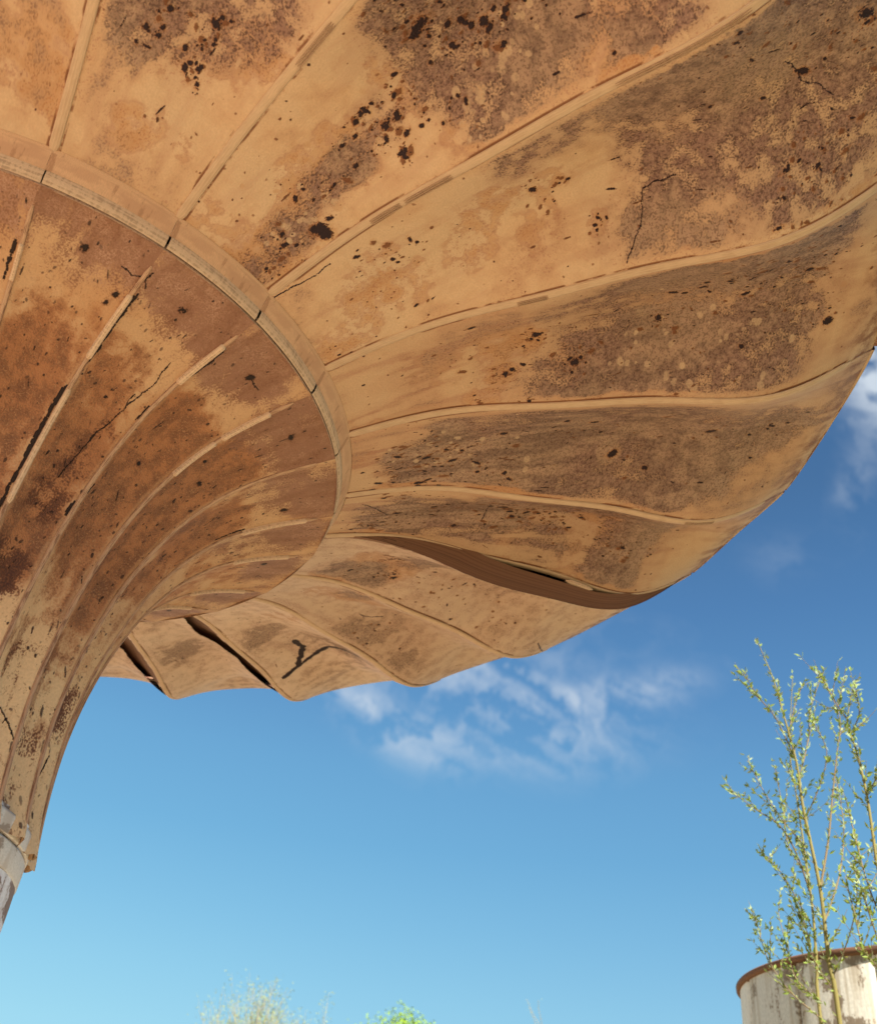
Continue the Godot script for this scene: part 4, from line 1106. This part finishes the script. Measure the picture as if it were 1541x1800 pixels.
func _ready() -> void:
	# ---- camera
	var pitch := deg_to_rad(35.934)
	var roll := deg_to_rad(-5.861)
	var cam := Camera3D.new()
	cam.name = "camera"
	var ahead := Vector3(0, sin(pitch), -cos(pitch))
	var up0 := Vector3(0, cos(pitch), sin(pitch))
	var right := Vector3.RIGHT * cos(roll) - up0 * sin(roll)
	var up := Vector3.RIGHT * sin(roll) + up0 * cos(roll)
	cam.transform = Transform3D(Basis(right, up, -ahead), Vector3(0, EYE, 0))
	var lens := CameraAttributesPhysical.new()
	lens.frustum_focal_length = 12.0 * 1829.8 / 900.0
	lens.frustum_focus_distance = 3.3
	lens.exposure_aperture = 2.4
	lens.frustum_near = 0.05
	lens.frustum_far = 1000.0
	cam.attributes = lens
	cam.fov = rad_to_deg(2.0 * atan(900.0 / 1829.8))
	cam.near = 0.05
	cam.far = 1000.0
	add_child(cam)
	cam.current = true
	# ---- sky, exposure
	var env := Environment.new()
	env.background_mode = Environment.BG_SKY
	var sky := Sky.new()
	var air := PanoramaSkyMaterial.new()
	air.panorama = ImageTexture.create_from_image(sky_picture())
	sky.sky_material = air
	env.sky = sky
	env.tonemap_mode = Environment.TONE_MAPPER_LINEAR
	env.tonemap_exposure = SKY_EXPOSURE
	env.sdfgi_enabled = true
	env.ssao_enabled = true
	env.ssil_enabled = true
	var world := WorldEnvironment.new()
	world.name = "environment"
	world.environment = env
	add_child(world)
	# ---- sun, behind the camera to the right
	var sun := DirectionalLight3D.new()
	sun.name = "sun"
	sun.light_energy = 1.45
	sun.light_color = Color(1.0, 0.965, 0.90)
	sun.light_angular_distance = 0.5
	sun.shadow_enabled = true
	var from := Vector3(sin(deg_to_rad(152.0)) * cos(deg_to_rad(42.0)), sin(deg_to_rad(42.0)), -cos(deg_to_rad(152.0)) * cos(deg_to_rad(42.0)))
	sun.transform = Transform3D(Basis.looking_at(-from, Vector3.UP), Vector3(0, 20, 0))
	add_child(sun)

	# ---- preparations: noise, curves, painted skins (worked out in parallel)
	brim_m = spline_bends(BRIM_KNOTS, (RIM - RING) / 5.0)
	bell_m = spline_bends(BELL_KNOTS, (BELL_TOP - 0.4) / 6.0)
	lump.seed = 3
	lump.frequency = 0.05
	make_tiles()
	for k in range(-1, 11):
		jobs.append(["brim", k])
		if k < 9:
			jobs.append(["bell", k])
	var task := WorkerThreadPool.add_group_task(func(n: int) -> void:
		if jobs[n][0] == "brim":
			paint_brim(jobs[n][1])
		else:
			paint_bell(jobs[n][1]), jobs.size())
	WorkerThreadPool.wait_for_group_task_completion(task)
	bell_rib_skin = skin(wood_picture(paint_color(180, 130, 82), paint_color(100, 60, 34), 17), 0.75)

	# ---- ground
	var ground := MeshInstance3D.new()
	ground.name = "ground"
	var plane := PlaneMesh.new()
	plane.size = Vector2(800, 800)
	ground.mesh = plane
	var soil := skin(peeling_picture(Vector3(186, 168, 136), Vector3(164, 150, 118), Vector3(176, 156, 122), 31, 512, 512, 0.5), 0.95, null, 0.5, true)
	soil.uv1_scale = Vector3(400, 400, 1)
	ground.material_override = soil
	ground.set_meta("kind", "structure")
	ground.set_meta("label", "pale dry sandy ground")
	add_child(ground)

	# rough grass to the right and beyond, where the willows and the tank stand
	var turf := skin(peeling_picture(Vector3(92, 98, 58), Vector3(74, 84, 44), Vector3(104, 102, 64), 33, 512, 512, 0.5), 0.95, null, 0.5, true)
	turf.uv1_scale = Vector3(150, 150, 1)
	var lawn := MeshInstance3D.new()
	lawn.name = "grass"
	var quad := PlaneMesh.new()
	quad.size = Vector2(300, 340)
	lawn.mesh = quad
	lawn.material_override = turf
	lawn.position = Vector3(152.2, 0.006, -60)
	lawn.set_meta("kind", "structure")
	lawn.set_meta("label", "rough grass under the willows and the tank")
	add_child(lawn)

	build_canopy()
	build_tank()

	# ---- plants
	var leaf := plain_skin(Color(0.17, 0.235, 0.05), 0.6)
	leaf.backlight_enabled = true
	leaf.backlight = Color(0.5, 0.5, 0.2)
	leaf.cull_mode = BaseMaterial3D.CULL_DISABLED
	var silver := plain_skin(Color(0.27, 0.33, 0.17), 0.6)
	silver.backlight_enabled = true
	silver.backlight = Color(0.45, 0.45, 0.35)
	silver.cull_mode = BaseMaterial3D.CULL_DISABLED
	var mats := {"leaf": leaf, "silver": silver, "bark": plain_skin(Color(0.20, 0.17, 0.06), 0.8), "twig": plain_skin(Color(0.19, 0.14, 0.08), 0.8)}
	willow("willow", "slender many-stemmed young willow with pale green leaves rising over the tank's left side", WILLOW, 2, Vector3(2.49, 0, -6.28), mats, 71)
	willow("willow", "willow with one bare grey stem at the right edge of the view", SAPLING, 1, Vector3(2.75, 0, -5.5), mats, 83)
	var far_bark := plain_skin(Color(0.30, 0.28, 0.20), 0.9)
	var far_leaf := plain_skin(Color(0.24, 0.28, 0.12), 0.8)
	far_leaf.cull_mode = BaseMaterial3D.CULL_DISABLED
	var lush := plain_skin(Color(0.22, 0.34, 0.03), 0.8)
	lush.cull_mode = BaseMaterial3D.CULL_DISABLED
	far_tree("bare_tree", "tall pale twiggy tree just coming into leaf, left of the other far trees", "tree", Vector3(-3.75, 0, -33.8), 8.5, 1.5, 13.0, 0.07, far_bark, far_leaf, 5, 4)
	far_tree("leafy_tree", "bright green leafy treetop at the bottom edge of the view", "tree", Vector3(1.9, 0, -44.0), 9.95, 0.7, 160.0, 0.14, far_bark, lush, 6, 4)
	far_tree("sparse_tree", "faint bare treetop of thin dark twigs between the green treetop and the tank", "tree", Vector3(6.9, 0, -39.4), 9.5, 1.6, 2.0, 0.05, far_bark, far_leaf, 9, 3)
